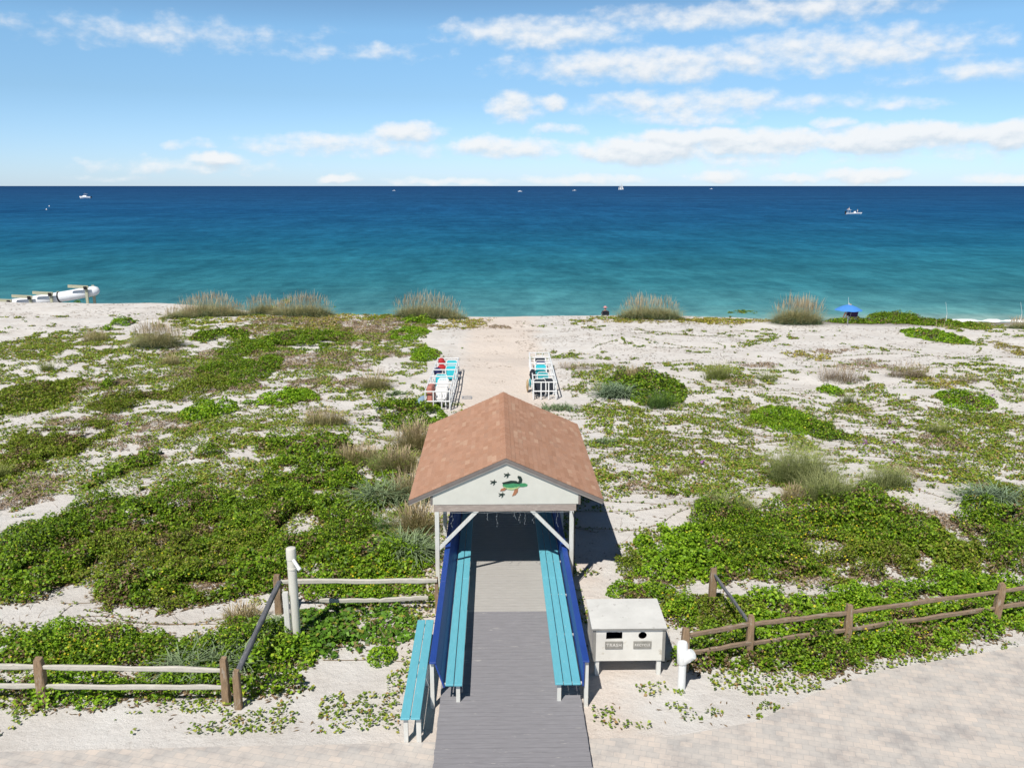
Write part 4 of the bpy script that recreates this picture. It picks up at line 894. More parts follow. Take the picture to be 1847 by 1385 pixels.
for i in range(6):
    t = i/5; rings.append([(ux+1.14*t*math.cos(a)*(1 if j % 2 == 0 else .96), uy+1.14*t*math.sin(a)*(1 if j % 2 == 0 else .96), top-.46*t**1.6-(0.0 if j % 2 == 0 else -.02*t)) for j, a in [(j, 2*math.pi*j/16) for j in range(16)]])
rings[0] = [(ux+.02*math.cos(2*math.pi*j/16), uy+.02*math.sin(2*math.pi*j/16), top) for j in range(16)]
mb.loft(rings, caps=False); o = mb.build('canopy', 'umb', um)
sol = o.modifiers.new('solid', 'SOLIDIFY'); sol.thickness = .012
mb = MB(); mb.tube([(ux, uy, zz-.3), (ux, uy, top+.14)], .022, 6); mb.build('pole', 'pvc', um)
mb = MB()
for j in range(8):
    a = 2*math.pi*j/8; mb.tube([(ux, uy, top-.04), (ux+1.1*math.cos(a), uy+1.1*math.sin(a), top-.47)], .008, 4)
mb.build('rib', 'metal', um)
for px, py0, py1, Y, lab in ((1530.5, 536, 560, 71.4, 'thin pale fishing rod rising behind the blue umbrella'), (1706, 545, 575, 78, 'thin pale fishing rod in a holder by the surf'), (1841, 545, 573, 79, 'thin pale fishing rod in a holder near the edge of the surf')):
    a = gy(px, py0, Y); c = gy(px, py1+6, Y); mb = MB(); c[2] = min(c[2], tz(c[0], Y)+.05); mb.tube([(c[0], Y, c[2]-.1), (c[0]+.02, Y, (a[2]+c[2])/2), (a[0], Y, a[2])], [.018, .014, .008], 6)
    r_ = empty('fishing_rod', (c[0], Y, c[2]), lab, 'fishing rod', 'fishing rods'); mb.build('rod', 'pvc', r_); mb = MB(); mb.tube([(c[0], Y, c[2]-.2), (c[0], Y, c[2]+.8)], .03, 8); mb.build('holder', 'pvc', r_)
for dx, dz_, lab, sh_ in ((-2.4, 2.12, 'person standing on the stern platform of the skiff', 'hull'), (1.6, .45, 'person standing near the bow of the fishing skiff', 'hull')):
    o = person((s0[0]+dx, s0[1], SEA+dz_-.0), 1.4, lab, sh_, 'tan', stand=True) if dx > 0 else person((s0[0]+dx, s0[1], SEA+2.12), 1.4, 'person seated on the stern platform of the skiff', 'sail', 'tan', .05)
#PART4
# ------------------------------------------------------------------ plants
def proj(x, y, z):
    v = np.stack([x, y, z], -1)-CP; d = v @ FV
    return 923.5+F*(v @ RV)/d, 692.5-F*(v @ UV)/d
def leafsize(y): return np.interp(y, [14, 20, 32, 50, 75], [.066, .073, .086, .102, .128])
PAL = {
 'D': [((0.052, 0.101, 0.009), .16), ((0.102, 0.196, 0.010), .26), ((0.162, 0.283, 0.014), .30), ((0.240, 0.363, 0.023), .19), ((0.246, 0.229, 0.048), .04), ((0.467, 0.484, 0.042), .015), ((0.181, 0.121, 0.048), .035)],
 'L': [((0.091, 0.189, 0.009), .18), ((0.156, 0.296, 0.013), .34), ((0.233, 0.397, 0.019), .34), ((0.324, 0.444, 0.037), .13), ((0.544, 0.538, 0.042), .01)],
 'O': [((0.092, 0.138, 0.013), .2), ((0.151, 0.224, 0.017), .32), ((0.216, 0.293, 0.024), .30), ((0.281, 0.276, 0.052), .12), ((0.216, 0.161, 0.057), .06)],
 'B': [((.09, .20, .02), .35), ((.14, .28, .025), .35), ((.06, .13, .014), .2), ((.30, .30, .05), .05), ((.2, .15, .07), .05)],
 'V': [((0.108, 0.187, 0.018), .20), ((0.180, 0.275, 0.026), .32), ((0.270, 0.345, 0.044), .27), ((0.372, 0.363, 0.072), .11), ((0.324, 0.211, 0.083), .10)],
 'Y': [((0.228, 0.257, 0.033), .3), ((0.348, 0.339, 0.050), .35), ((0.480, 0.374, 0.088), .2), ((0.264, 0.175, 0.066), .15)],
 'T': [((.27, .20, .145), .35), ((.36, .28, .20), .35), ((.20, .145, .10), .2), ((.18, .18, .07), .1)],
 'K': [((.22, .15, .085), .35), ((.32, .24, .15), .25), ((.12, .08, .04), .4)]}
HT = {'D': .52, 'L': .46, 'O': .46, 'B': .22, 'V': .09, 'Y': .10, 'T': .12, 'K': .05}
LAI = {'D': 3.1, 'L': 3.1, 'O': 2.9, 'B': 2.4, 'V': 1.15, 'Y': 1.0, 'T': 1.0, 'K': .7}
HOLE = {'D': .44, 'L': .36, 'O': .46, 'B': .38, 'V': .575, 'Y': .53, 'T': .42, 'K': .42}
ASP = {'D': .75, 'L': .75, 'O': .7, 'B': .95, 'V': .85, 'Y': .8, 'T': .16, 'K': .3}
def pick(pal, n):
    w = np.array([p[1] for p in PAL[pal]]); i = rng.choice(len(w), n, p=w/w.sum()); c = np.array([p[0] for p in PAL[pal]])[i]
    return np.clip(c*rng.uniform(.78, 1.24, (n, 1)), 0, 1)
class Leaves:
    def __init__(s): s.P = []; s.L = []; s.C = []; s.A = []; s.U = []
    def add(s, x, y, z, L, C, asp, up):
        if len(x): s.P.append(np.stack([x, y, z], -1)); s.L.append(L); s.C.append(C); s.A.append(np.full(len(x), asp)); s.U.append(np.full(len(x), up))
    def n(s): return sum(len(p) for p in s.P)
    def build(s, name, mat, loc=(0, 0, 0)):
        Pp = np.concatenate(s.P); L = np.concatenate(s.L); C = np.concatenate(s.C); A = np.concatenate(s.A); U = np.concatenate(s.U); n = len(Pp)
        yaw = rng.uniform(0, 2*np.pi, n); pit = rng.normal(.12, 1, n)*U; rol = rng.normal(0, 1, n)*U
        d = np.stack([np.cos(yaw)*np.cos(pit), np.sin(yaw)*np.cos(pit), np.sin(pit)], -1)
        h = np.stack([-np.sin(yaw), np.cos(yaw), 0*yaw], -1); u = np.cross(d, h)
        sd = h*np.cos(rol)[:, None]+u*np.sin(rol)[:, None]; up = np.cross(d, sd)
        L_ = L[:, None]; w = L_*A[:, None]*.5; fold = up*w*.35
        V = np.stack([Pp-d*L_*.5, Pp+d*L_*.08+sd*w+fold, Pp+d*L_*.5, Pp+d*L_*.08-sd*w+fold], 1).reshape(-1, 3)
        return npmesh(name, V, np.arange(n*4).reshape(n, 4), np.repeat(C, 4, 0), mat, loc)
def mask_clear(x, y):
    """keep plants off decks, paving and out of posts"""
    k = ~((x > -1.45) & (x < 1.95) & (y < 28.6)) & ~paved(x, y)
    k &= ~((x > 2.0) & (x < 3.75) & (y > 16.7) & (y < 18.2))
    k &= ~((x > -1.95) & (x < -1.4) & (y < 18.5))
    return k
GAPS = []
def gaps_ok(x, y):
    ok = np.ones(len(x), bool)
    nz = fbm(x/.7, y/.6, 3, 3)-.5
    for gx0, gy0, a, b in GAPS:
        ok &= ((x-gx0)/a)**2+((y-gy0)/b)**2+nz*1.5 > 1
    return ok
def footprint(px, py, rx, ry):
    g = gt(px, py); d = (g-CP) @ FV
    a = rx*d/F; b = (gt(px, py-ry)[1]-gt(px, py+ry)[1])/2
    return g, a, b
def patch(dst, lit, kind, px, py, rx, ry, dens=1.0, hgt=1.0, seed=0, edge=.55, hole=None):
    g, a, b = footprint(px, py, rx, ry); hl = HOLE[kind] if hole is None else hole
    L0 = float(leafsize(g[1])); asp = ASP[kind]
    lm = 2.6 if kind == 'T' else 1.75 if kind == 'B' else (.82, 1.0, 1.18, .92, 1.3)[seed % 5]
    larea = .5*(L0*lm)**2*asp
    n = int(4*a*b*LAI[kind]*dens/larea)
    x = g[0]+rng.uniform(-1.25, 1.25, n)*a; y = g[1]+rng.uniform(-1.25, 1.25, n)*b
    s = max(.5, min(a, b)*.8); k = seed % 5
    big = fbm(x/1.9, y/1.25, 4, 3)
    r = np.hypot((x-g[0])/a, (y-g[1])/b)+edge*2*(fbm(x/s+seed*3.1, y/s, k)-.5)
    cl = fbm(x/.62+seed, y/.6, k+1, 3); cl2 = vnoise(x/.30, y/.30+seed, k+2)
    keep = (r < 1) & (.5*cl+.5*cl2 > hl*(.62+.38*np.clip(r, 0, 1))) & mask_clear(x, y) & (gaps_ok(x, y) & (big < (.60 if py < 905 and px < 760 else .72)) if kind != 'T' else True)
    x, y, r, cl, cl2 = x[keep], y[keep], r[keep], cl[keep], cl2[keep]; n = len(x)
    if n == 0: return
    h = HT[kind]*hgt*(np.clip(1-r, 0, 1)**.45)*np.clip(-.25+1.75*cl+.75*(cl2-.35), .12, 2)
    u = rng.random(n)**.42; z = T(x, y)+.015+h*u
    C = pick(kind, n)*(1.08+.5*(fbm(x/1.3, y/1.3, 3, 3)-.5))[:, None]
    if kind in 'DLO':   # sprigs that have died back to brown
        br = (fbm(x/.9+7, y/.8, 5, 3) > .66) & (rng.random(n) < .55); C[br] = pick('K', int(br.sum()))*1.1
    dst.add(x, y, z, L0*lm*rng.uniform(.65, 1.3, n), np.clip(C, 0, 1), asp, .5 if kind != 'T' else .55)
    if lit is not None:
        m_ = max(1, int(n*.30)); i = rng.integers(0, n, m_)
        xx = x[i]+rng.normal(0, .12, m_); yy = y[i]+rng.normal(0, .12, m_); kk = mask_clear(xx, yy); xx, yy = xx[kk], yy[kk]
        lit.add(xx, yy, T(xx, yy)+.012+rng.random(len(xx))*.02, L0*1.6*rng.uniform(.7, 1.4, len(xx)), pick('K', len(xx)), .35, .14)
for e in '''125 641 30 6|190 630 20 5|212 645 26 4|50 660 42 8|100 680 46 8|311 690 40 12|286 735 52 12|225 707 46 5|274 775 36 15|344 805 36 18|25 752 30 9|435 715 26 12|440 755 24 11|175 782 16 12|250 660 20 6|150 778 15 10|113 908 52 20|214 875 38 15|281 856 38 14|333 867 25 12|400 848 20 9|457 859 18 10|265 940 22 11|392 954 22 10|320 908 30 9|379 880 32 9|125 1078 44 24|168 1027 14 12|352 1060 26 8|518 856 26 12|539 951 38 26|460 704 26 12|505 702 13 8|535 734 16 9|452 754 26 12|487 746 11 8|535 771 14 11|654 774 46 18|440 826 16 11|535 674 36 12|629 729 60 14|570 644 26 12|1604 699 25 8|1673 727 26 8|1656 784 26 10|1546 774 42 12|1723 771 26 10|1393 894 32 22|1637 900 24 13|1693 905 32 26|1726 889 30 18|1769 973 9 12|1250 785 40 9|1330 800 26 9|1200 815 30 9|1440 905 30 16|60 1035 22 10|690 955 20 8|600 930 22 9|1090 975 40 50|1190 920 60 30'''.split('|'):
    px, py, rx, ry = map(float, e.split()); g, a, b = footprint(px, py, rx, ry); GAPS.append((g[0], g[1], a, b))
M['vine_wood'] = painted('dead_stem', (.26, .20, .145), .9, .2, 5, 0)
cover = Leaves(); litter = Leaves(); vine = Leaves(); thatch = Leaves()
# spreading masses that cannot be counted
MASS = """D 90 985 110 62|D 60 1040 95 45|O 330 1000 175 78|D 290 1062 120 42|D 480 950 125 62|D 560 900 105 62|V 430 895 85 48|D 600 970 80 55|D 655 1010 100 48|L 690 1015 90 42|L 640 1068 150 26|B 660 1115 112 42|B 570 1135 75 42|B 600 1165 60 20
L 130 1165 160 34|D 240 1188 200 28|D 70 1185 100 30|D 430 1175 100 42|L 520 1185 60 36|O 70 805 85 52|O 30 840 60 40|O 140 795 50 24|V 170 790 60 30|D 230 850 42 36|D 200 885 60 45|D 130 960 80 30|V 330 868 62 36|D 330 885 30 12|V 440 850 120 58|D 480 865 50 18|D 560 880 60 20|D 565 830 75 42|D 640 865 62 60|D 705 870 50 72|V 480 782 62 32|V 400 800 70 32|D 500 800 40 16|D 380 812 30 12|L 500 722 62 13|L 545 716 40 12|D 350 930 90 40|D 255 940 70 40|D 520 990 70 50|D 410 1040 100 40|D 200 1075 60 22|D 495 1045 50 30
V 335 790 70 30|V 270 760 60 25|V 120 640 100 20|V 60 622 70 13|V 180 602 80 14|V 250 640 60 14|V 450 590 110 6|V 350 580 60 8|V 120 625 120 14|V 200 660 60 14|V 300 692 60 18|D 430 632 40 18|V 100 680 90 16|V 40 650 50 18|V 640 700 60 12|V 600 750 40 16|V 250 720 60 20|V 470 745 50 20|D 420 660 60 14|D 470 625 60 10|V 395 765 50 14
V 1100 740 52 20|V 1130 770 60 20|V 1180 790 52 20|V 1110 802 42 15|V 1200 840 60 25|V 1250 810 60 20|V 1290 780 52 15|V 1340 830 62 25|V 1230 760 40 12|V 1120 862 60 20|V 1180 868 60 18|V 1320 870 60 18|V 1400 880 50 20|V 1330 730 42 12|V 1370 765 40 12|V 1560 740 42 15|V 1600 720 60 12|V 1650 735 50 12|V 1640 780 60 24|V 1720 792 60 30|V 1800 765 60 40|V 1800 822 52 40|V 1700 840 60 28|V 1620 822 50 28|V 1560 792 42 14|Y 1700 690 50 14|V 1760 660 52 9|Y 1830 632 32 14|V 1540 735 40 14|V 1470 860 70 26|V 1660 870 60 30|V 1760 870 60 30|V 1055 700 40 12|V 1500 820 50 20|V 1090 770 30 20|V 1070 850 26 30|V 1240 880 50 12|V 1590 765 40 12|V 1690 720 50 10|V 1730 755 60 16|V 1830 700 40 18|V 1430 800 40 20|V 1270 850 50 16|V 1380 845 40 20|V 1580 840 50 20
D 1310 950 92 72|L 1270 1000 72 52|D 1380 980 82 52|D 1480 950 112 72|D 1560 930 92 62|D 1620 970 100 62|O 1700 990 62 52|O 1565 1010 130 40|D 1400 1030 100 28|L 1210 1030 55 36|D 1820 985 60 70|D 1795 930 60 50|O 1830 900 40 50|O 1740 1008 60 30|L 1240 985 40 40
O 1280 1108 90 28|L 1420 1100 120 22|L 1540 1092 60 18|L 1650 1082 120 22|L 1760 1062 80 22|L 1700 1042 40 12|L 1450 1140 120 30|L 1600 1140 140 32|L 1740 1118 110 32|L 1830 1092 60 42|D 1500 1183 90 26|D 1400 1188 72 22|L 1610 1170 80 18|D 1300 1160 62 38|D 1262 1190 42 24|L 1180 1075 40 14|D 1350 1200 60 16|L 1230 1110 30 20
Y 640 571 150 7|V 720 576 70 5|Y 850 580 50 5|V 1100 574 62 4|Y 1180 578 120 5|Y 1330 580 110 5|Y 1450 641 46 8|D 1340 567 42 2|D 1560 580 62 4|V 1790 590 62 6|D 1700 584 60 5|Y 480 576 80 5|Y 830 588 60 7|Y 560 580 90 7|D 590 556 30 6|Y 1270 578 60 5
L 90 1255 130 30|L 300 1240 120 24|D 480 1240 60 20|L 1480 1212 60 12"""
i = 0
for ln in MASS.split('\n'):
    for e in ln.split('|'):
        k, px, py, rx, ry = e.split(); px, py, rx, ry = map(float, (px, py, rx, ry)); i += 1
        near = py > 880
        patch(cover if k in 'DLOB' else vine, litter, k, px, py, rx, ry, dens=1.0 if near else .95, hgt=(1.2 if near else .8) if k in 'DLOB' else 1, seed=i)
TH = """560 650 95 14|660 600 62 9|480 640 42 13|560 692 42 13|640 662 40 8|340 672 42 11|300 640 32 9|420 682 52 13|550 580 120 9|700 582 60 8|300 770 52 13|240 800 62 13|60 880 75 36|25 905 40 26|560 800 40 14|640 690 30 10|620 640 30 6|700 640 40 6|440 600 90 8|150 700 60 12|380 640 40 8|430 700 60 8|330 1075 60 16|440 1035 40 22|250 830 40 12|100 720 40 8|1150 880 30 10|1180 1050 40 18|1290 1030 30 14|1690 940 30 20|1720 950 24 26|1460 1050 60 10|1560 1050 60 8|1330 690 40 6|1370 660 30 5|1560 660 50 6|1700 800 40 16|1640 850 30 12|1190 730 40 8|760 590 30 4|520 560 60 5|1500 635 40 4|1560 650 30 3|900 590 20 3|700 610 40 6|630 620 40 5|500 665 40 8|220 690 40 8|150 760 60 12"""
for j, e in enumerate(TH.split('|')):
    px, py, rx, ry = map(float, e.split()); patch(thatch, None, 'T', px, py, rx, ry, seed=j+300, edge=.7)
# loose sprawl between the masses, thinner toward the crest
def sprawl(x0, x1, y0, y1, fn, dens):
    n = int((x1-x0)*(y1-y0)*dens); x = rng.uniform(x0, x1, n); y = rng.uniform(y0, y1, n)
    nz = .5*fbm(x/3.2, y/2.6, 0, 4)+.5*fbm(x/.55, y/.5, 2, 2); px, py = proj(x, y, T(x, y))
    keep = (nz > fn(px, py)) & mask_clear(x, y); x, y = x[keep], y[keep]; n = len(x)
    vine.add(x, y, T(x, y)+.012+rng.random(n)*.08, leafsize(y)*rng.uniform(.8, 1.45, n), pick('V', n), .8, .4)
def thr(px, py):
    t = np.full(px.shape, .50)
    t = np.where(px < 730, np.where(py < 600, .60, .50), t)
    t = np.where((px < 310) & (py < 598), .665, t)
    t = np.where(px > 1030, np.where(py < 655, .66, np.where(py < 690, .57, .525)), t)
    t = np.where((px > 770) & (px < 1030) & (py < 760), .70, t)
    c = 892+(py-335)*.04; t = np.where((np.abs(px-c) < 30+(py-560)*.2) & (py < 760), .9, t)
    for (a, b, ra, rb) in ((190, 1105, 200, 26), (1500, 1062, 230, 20), (1090, 985, 55, 90), (1185, 925, 75, 40), (640, 1195, 90, 30), (110, 912, 50, 20), (1080, 1060, 50, 40), (1130, 1215, 90, 24), (1480, 690, 80, 16), (1330, 640, 120, 20)):
        t = np.where(((px-a)/ra)**2+((py-b)/rb)**2 < 1, .68, t)
    return t
sprawl(-42, 0, 15, 72, thr, 190); sprawl(0, 48, 15, 70, thr, 190)
# runners: stems with paired leaves strung across bare sand
rs = random.Random(21); rn = MB()
def runner(px, py, ang, ln):
    g = gt(px, py); x, y = g[0], g[1]; a = ang; pts = []; st = .16
    for k in range(int(ln/st)):
        a += rs.gauss(0, .10); x += math.cos(a)*st; y += math.sin(a)*st*.9
        if not bool(mask_clear(np.array([x]), np.array([y]))[0]) or y > float(crest(x))+1: break
        z = tz(x, y)+.02; pts.append((x, y, z))
        if rs.random() < .82:
            m_ = rs.choice((1, 2, 2)); xs = np.array([x+rs.uniform(-.07, .07) for _ in range(m_)]); ys = np.array([y+rs.uniform(-.05, .05) for _ in range(m_)])
            vine.add(xs, ys, T(xs, ys)+.05, leafsize(ys)*rs.uniform(.9, 1.35), pick('V', m_)*.85, .9, .35)
    if len(pts) > 3: rn.tube(pts[::2], .007, 4, caps=False)
for px, py, n_, sp in ((1180, 605, 5, 90), (1240, 620, 5, 80), (1330, 660, 6, 80), (1600, 650, 8, 120), (1700, 640, 8, 100), (1290, 700, 8, 90), (1250, 760, 26, 120), (1150, 820, 24, 90), (1350, 790, 20, 100), (1480, 730, 12, 90), (1640, 760, 26, 120), (1760, 790, 26, 90), (1600, 840, 14, 120), (1300, 840, 14, 90), (1180, 900, 8, 70), (1250, 900, 6, 50), (330, 760, 12, 120), (520, 730, 10, 90), (220, 650, 10, 140), (600, 790, 8, 70), (420, 880, 8, 100), (200, 1090, 8, 140), (1500, 1060, 7, 150), (600, 1180, 5, 60), (1120, 960, 5, 40), (660, 760, 6, 50), (100, 690, 10, 90), (1060, 800, 8, 40)):
    for _ in range(n_): runner(px+rs.uniform(-sp, sp), py+rs.uniform(-sp, sp)*.22, rs.choice((0, math.pi, rs.uniform(0, 6.28)))+rs.gauss(0, .35), rs.uniform(1.5, 5.5))
o = rn.build('vine_stem', painted('vine_stem', (.24, .17, .10), .9, .2, 5, 0)); tag(o, 'brown runners of beach vine lying across bare sand', 'vine', kind='stuff')
ds = MB()
for _ in range(420):
    px = rs.uniform(0, 1847); py = rs.uniform(740, 1200)
    if 770 < px < 1100: continue
    g = gt(px, py)
    if not bool(mask_clear(g[None, 0], g[None, 1])[0]): continue
    a = rs.uniform(0, 6.28); l = rs.uniform(.15, .5); q = [(g[0], g[1], g[2]-.02)]
    for k in range(3): a += rs.gauss(0, .5); q.append((q[-1][0]+math.cos(a)*l/3, q[-1][1]+math.sin(a)*l/3, q[-1][2]+rs.uniform(-.01, .17)))
    ds.tube(q, [.008, .006, .005, .003], 4, caps=False)
o = ds.build('dead_stems', 'vine_wood'); tag(o, 'bare grey brown stems poking from the dune plants', 'dead stems', kind='stuff')
# twigs, wrack and dry bits on the open sand
def bits(x0, x1, y0, y1, dens, fn):
    n = int((x1-x0)*(y1-y0)*dens); x = rng.uniform(x0, x1, n); y = rng.uniform(y0, y1, n); px, py = proj(x, y, T(x, y))
    keep = (fbm(x/2.0, y/1.4, 4, 4) > fn(px, py)) & mask_clear(x, y); x, y = x[keep], y[keep]; n = len(x)
    litter.add(x, y, T(x, y)+.012, leafsize(y)*rng.uniform(.8, 2.4, n), pick('K', n), .22, .08)
bits(-45, 50, 15, 80, 12, lambda px, py: np.where((px > 930) & (px < 1340) & (py < 650), .47, np.where((px > 820) & (px < 960) & (py < 760), .68, .53)))
for nm, lv, lab, cat in (('ground_cover', cover, 'dense green creeping shrubs spreading over the dunes', 'ground cover'), ('beach_vine', vine, 'sprawling yellow green beach vine on the sand', 'vine'), ('dead_thatch', thatch, 'brown dry patches of dead ground plants', 'dead plants'), ('leaf_litter', litter, 'dry brown litter and twigs on the sand', 'litter')):
    o = lv.build(nm, 'leaf' if nm in ('ground_cover', 'beach_vine') else 'dry'); tag(o, lab, cat, kind='stuff')
# flowers: yellow in the shrubs, a few violet on the vines
fl = Leaves()
for px, py, rx, ry, n_ in ((1480, 950, 130, 80, 260), (1310, 960, 80, 60, 60), (330, 1010, 170, 70, 70), (1600, 1130, 200, 40, 90), (130, 1165, 150, 30, 60), (690, 1030, 90, 50, 60), (1700, 880, 100, 80, 50), (1220, 1090, 50, 30, 30)):
    xs, ys = [], []
    for _ in range(n_):
        g = gt(px+rs.gauss(0, .5)*rx, py+rs.gauss(0, .5)*ry, .35); xs.append(g[0]); ys.append(g[1])
    xs, ys = np.array(xs), np.array(ys); k = mask_clear(xs, ys); xs, ys = xs[k], ys[k]; n = len(xs)
    fl.add(xs, ys, T(xs, ys)+rng.uniform(.3, .5, n), np.full(n, .055)*rng.uniform(.8, 1.3, n), np.array([[.75, .62, .04]])*rng.uniform(.7, 1.1, (n, 1)), 1, .3)
for px, py in ((230, 768), (233, 765), (1602, 766), (1606, 764), (1558, 803), (1562, 801), (1612, 800), (1266, 838), (1268, 836), (1790, 715), (470, 700), (1420, 845)):
    for _ in range(4):
        g = gt(px+rs.uniform(-3, 3), py+rs.uniform(-2, 2)); fl.add(np.array([g[0]]), np.array([g[1]]), np.array([g[2]+.1]), np.array([.11]), np.array([[.42, .16, .46]]), 1, .5)
o = fl.build('wild_flowers', 'leaf'); tag(o, 'small yellow and violet blossoms among the dune greenery', 'flowers', kind='stuff')

# isolated shrub mounds, each a plant of its own
SHR = [('L', 738, 602, 34, 11, 1, 'small round green shrub on sand between the path and the crest grass'), ('L', 768, 640, 26, 12, 1, 'green shrub mound right beside the rack with the red cushion'),
 ('L', 1687, 608, 45, 13, 1, 'green shrub mound on open sand inland of the surf'), ('D', 1622, 577, 42, 9, 1.5, 'dark green crest shrub just right of the blue umbrella'), ('D', 1168, 702, 72, 30, 1.3, 'large lush green mound seaward of the shelter with a grass tuft in front'),
 ('L', 1408, 757, 54, 24, 1, 'lime green shrub mound behind the soft tall grass'), ('D', 1492, 782, 42, 20, 1, 'darker green shrub mound touching the lime green one'), ('D', 728, 752, 80, 27, 1.2, 'green shrub mound tucked against the tan grass by the shelter roof'),
 ('O', 355, 705, 62, 24, 1, 'olive shrub mound in the middle of the inland patchwork'), ('L', 380, 740, 48, 21, 1, 'bright green mound just below an olive one'), ('O', 225, 724, 62, 24, 1, 'olive shrub mound with bare sand on its path side'),
 ('D', 205, 692, 24, 9, 1, 'little green mound above a larger olive one'), ('O', 62, 716, 78, 33, 1, 'broad dark olive mound at the far side of the dune below the pipe'), ('D', 548, 612, 92, 17, 1, 'long dark green mound in the band of brown thatch'), ('D', 397, 608, 52, 10, 1, 'flat green mound behind the tan grass clump'),
 ('D', 465, 668, 36, 28, 1, 'upright oval green patch on brown thatch'), ('L', 1742, 727, 48, 17, 1, 'bright green mound among yellowish vines'), ('L', 1497, 706, 20, 8, 1, 'tiny bright green mound beside a thin grass tuft'), ('L', 1135, 1070, 42, 15, .8, 'low green plant against the back of the trash cabinet'),
 ('L', 1165, 985, 20, 20, .8, 'small leafy plant alone on sand beyond the shelter shadow'), ('O', 1128, 1018, 30, 26, .8, 'ragged green shrub in the edge of the roof shadow'), ('L', 515, 553, 15, 11, 1.6, 'bright green bush between two tan crest clumps'), ('L', 215, 588, 18, 9, 1.4, 'bright green bush at the edge of the open sand'), ('D', 182, 543, 22, 5, 1.2, 'green bush under the rounded end of the big pipe'), ('L', 758, 578, 32, 9, .9, 'lime green patch below a tan crest clump'), ('D', 1405, 1078, 8, 7, .8, 'tiny plant alone on the sand strip behind the fence'), ('D', 1485, 1062, 14, 12, .9, 'small plant growing in the sand strip'), ('L', 690, 1190, 26, 16, .6, 'broad leafed plant on bare sand beside the turquoise outer bench')]
for j, (k, px, py, rx, ry, hh, lab) in enumerate(SHR):
    lv = Leaves(); patch(lv, litter if False else None, k, px, py, rx, ry, dens=1.15, hgt=hh*1.15, seed=j+70, edge=.3, hole=.16)
    if lv.n():
        g = footprint(px, py, rx, ry)[0]; o = lv.build('shrub', 'leaf', tuple(g)); tag(o, lab, 'shrub')
# grasses
GC = {'oat': ((.19, .26, .09), (.50, .43, .23)), 'stalk': ((.36, .30, .16), (.52, .41, .27)), 'strap': ((.10, .17, .06), (.29, .37, .21)), 'grass': ((.17, .22, .05), (.38, .40, .14)), 'soft': ((.18, .24, .07), (.40, .42, .19)), 'tan': ((.21, .25, .08), (.50, .40, .22)), 'blue': ((.11, .18, .09), (.30, .39, .25)), 'green': ((.06, .13, .03), (.16, .26, .06)), 'purple': ((.16, .14, .08), (.40, .29, .23))}
def blades(x, y, z, ln, lean, droop, w, c0, c1, head=None):
    n = len(x); az = rng.uniform(0, 2*np.pi, n); K = 6; ts = np.linspace(0, 1, K); V = np.zeros((n, K, 2, 3)); C = np.zeros((n, K, 2, 3))
    dx, dy = np.cos(az), np.sin(az); sx_, sy_ = -dy, dx; tone = rng.uniform(.75, 1.25, n)
    for k, t in enumerate(ts):
        hr = ln*(np.sin(lean)*t+droop*t*t*.75); vr = ln*(np.cos(lean)*t-droop*t**2.4*.6)
        ww = w*(1-t)**.6*.5+.0012
        if head is not None and k >= K-2: ww = head*(1 if k == K-2 else .35)
        cx, cy, cz = x+dx*hr, y+dy*hr, z+np.maximum(vr, .01)
        for s_, sg in ((0, 1), (1, -1)):
            V[:, k, s_, 0] = cx+sx_*ww*sg; V[:, k, s_, 1] = cy+sy_*ww*sg; V[:, k, s_, 2] = cz
        c = np.array(c0)*(1-t)+np.array(c1)*t; C[:, k, :, :] = np.clip(c[None, :]*tone[:, None], 0, 1)[:, None, :]
    idx = np.arange(n*K*2).reshape(n, K, 2)
    Fq = np.stack([idx[:, :-1, 0], idx[:, :-1, 1], idx[:, 1:, 1], idx[:, 1:, 0]], -1).reshape(-1, 4)
    return V.reshape(-1, 3), C.reshape(-1, 3), Fq
def cat_mesh(name, items, mat, parent, loc):
    Vs, Cs, Fs, o_ = [], [], [], 0
    for V, C, f in items: Vs.append(V); Cs.append(C); Fs.append(f+o_); o_ += len(V)
    ob = npmesh(name, np.concatenate(Vs)-np.array(loc), np.concatenate(Fs), np.concatenate(Cs), mat); ob.parent = parent; return ob
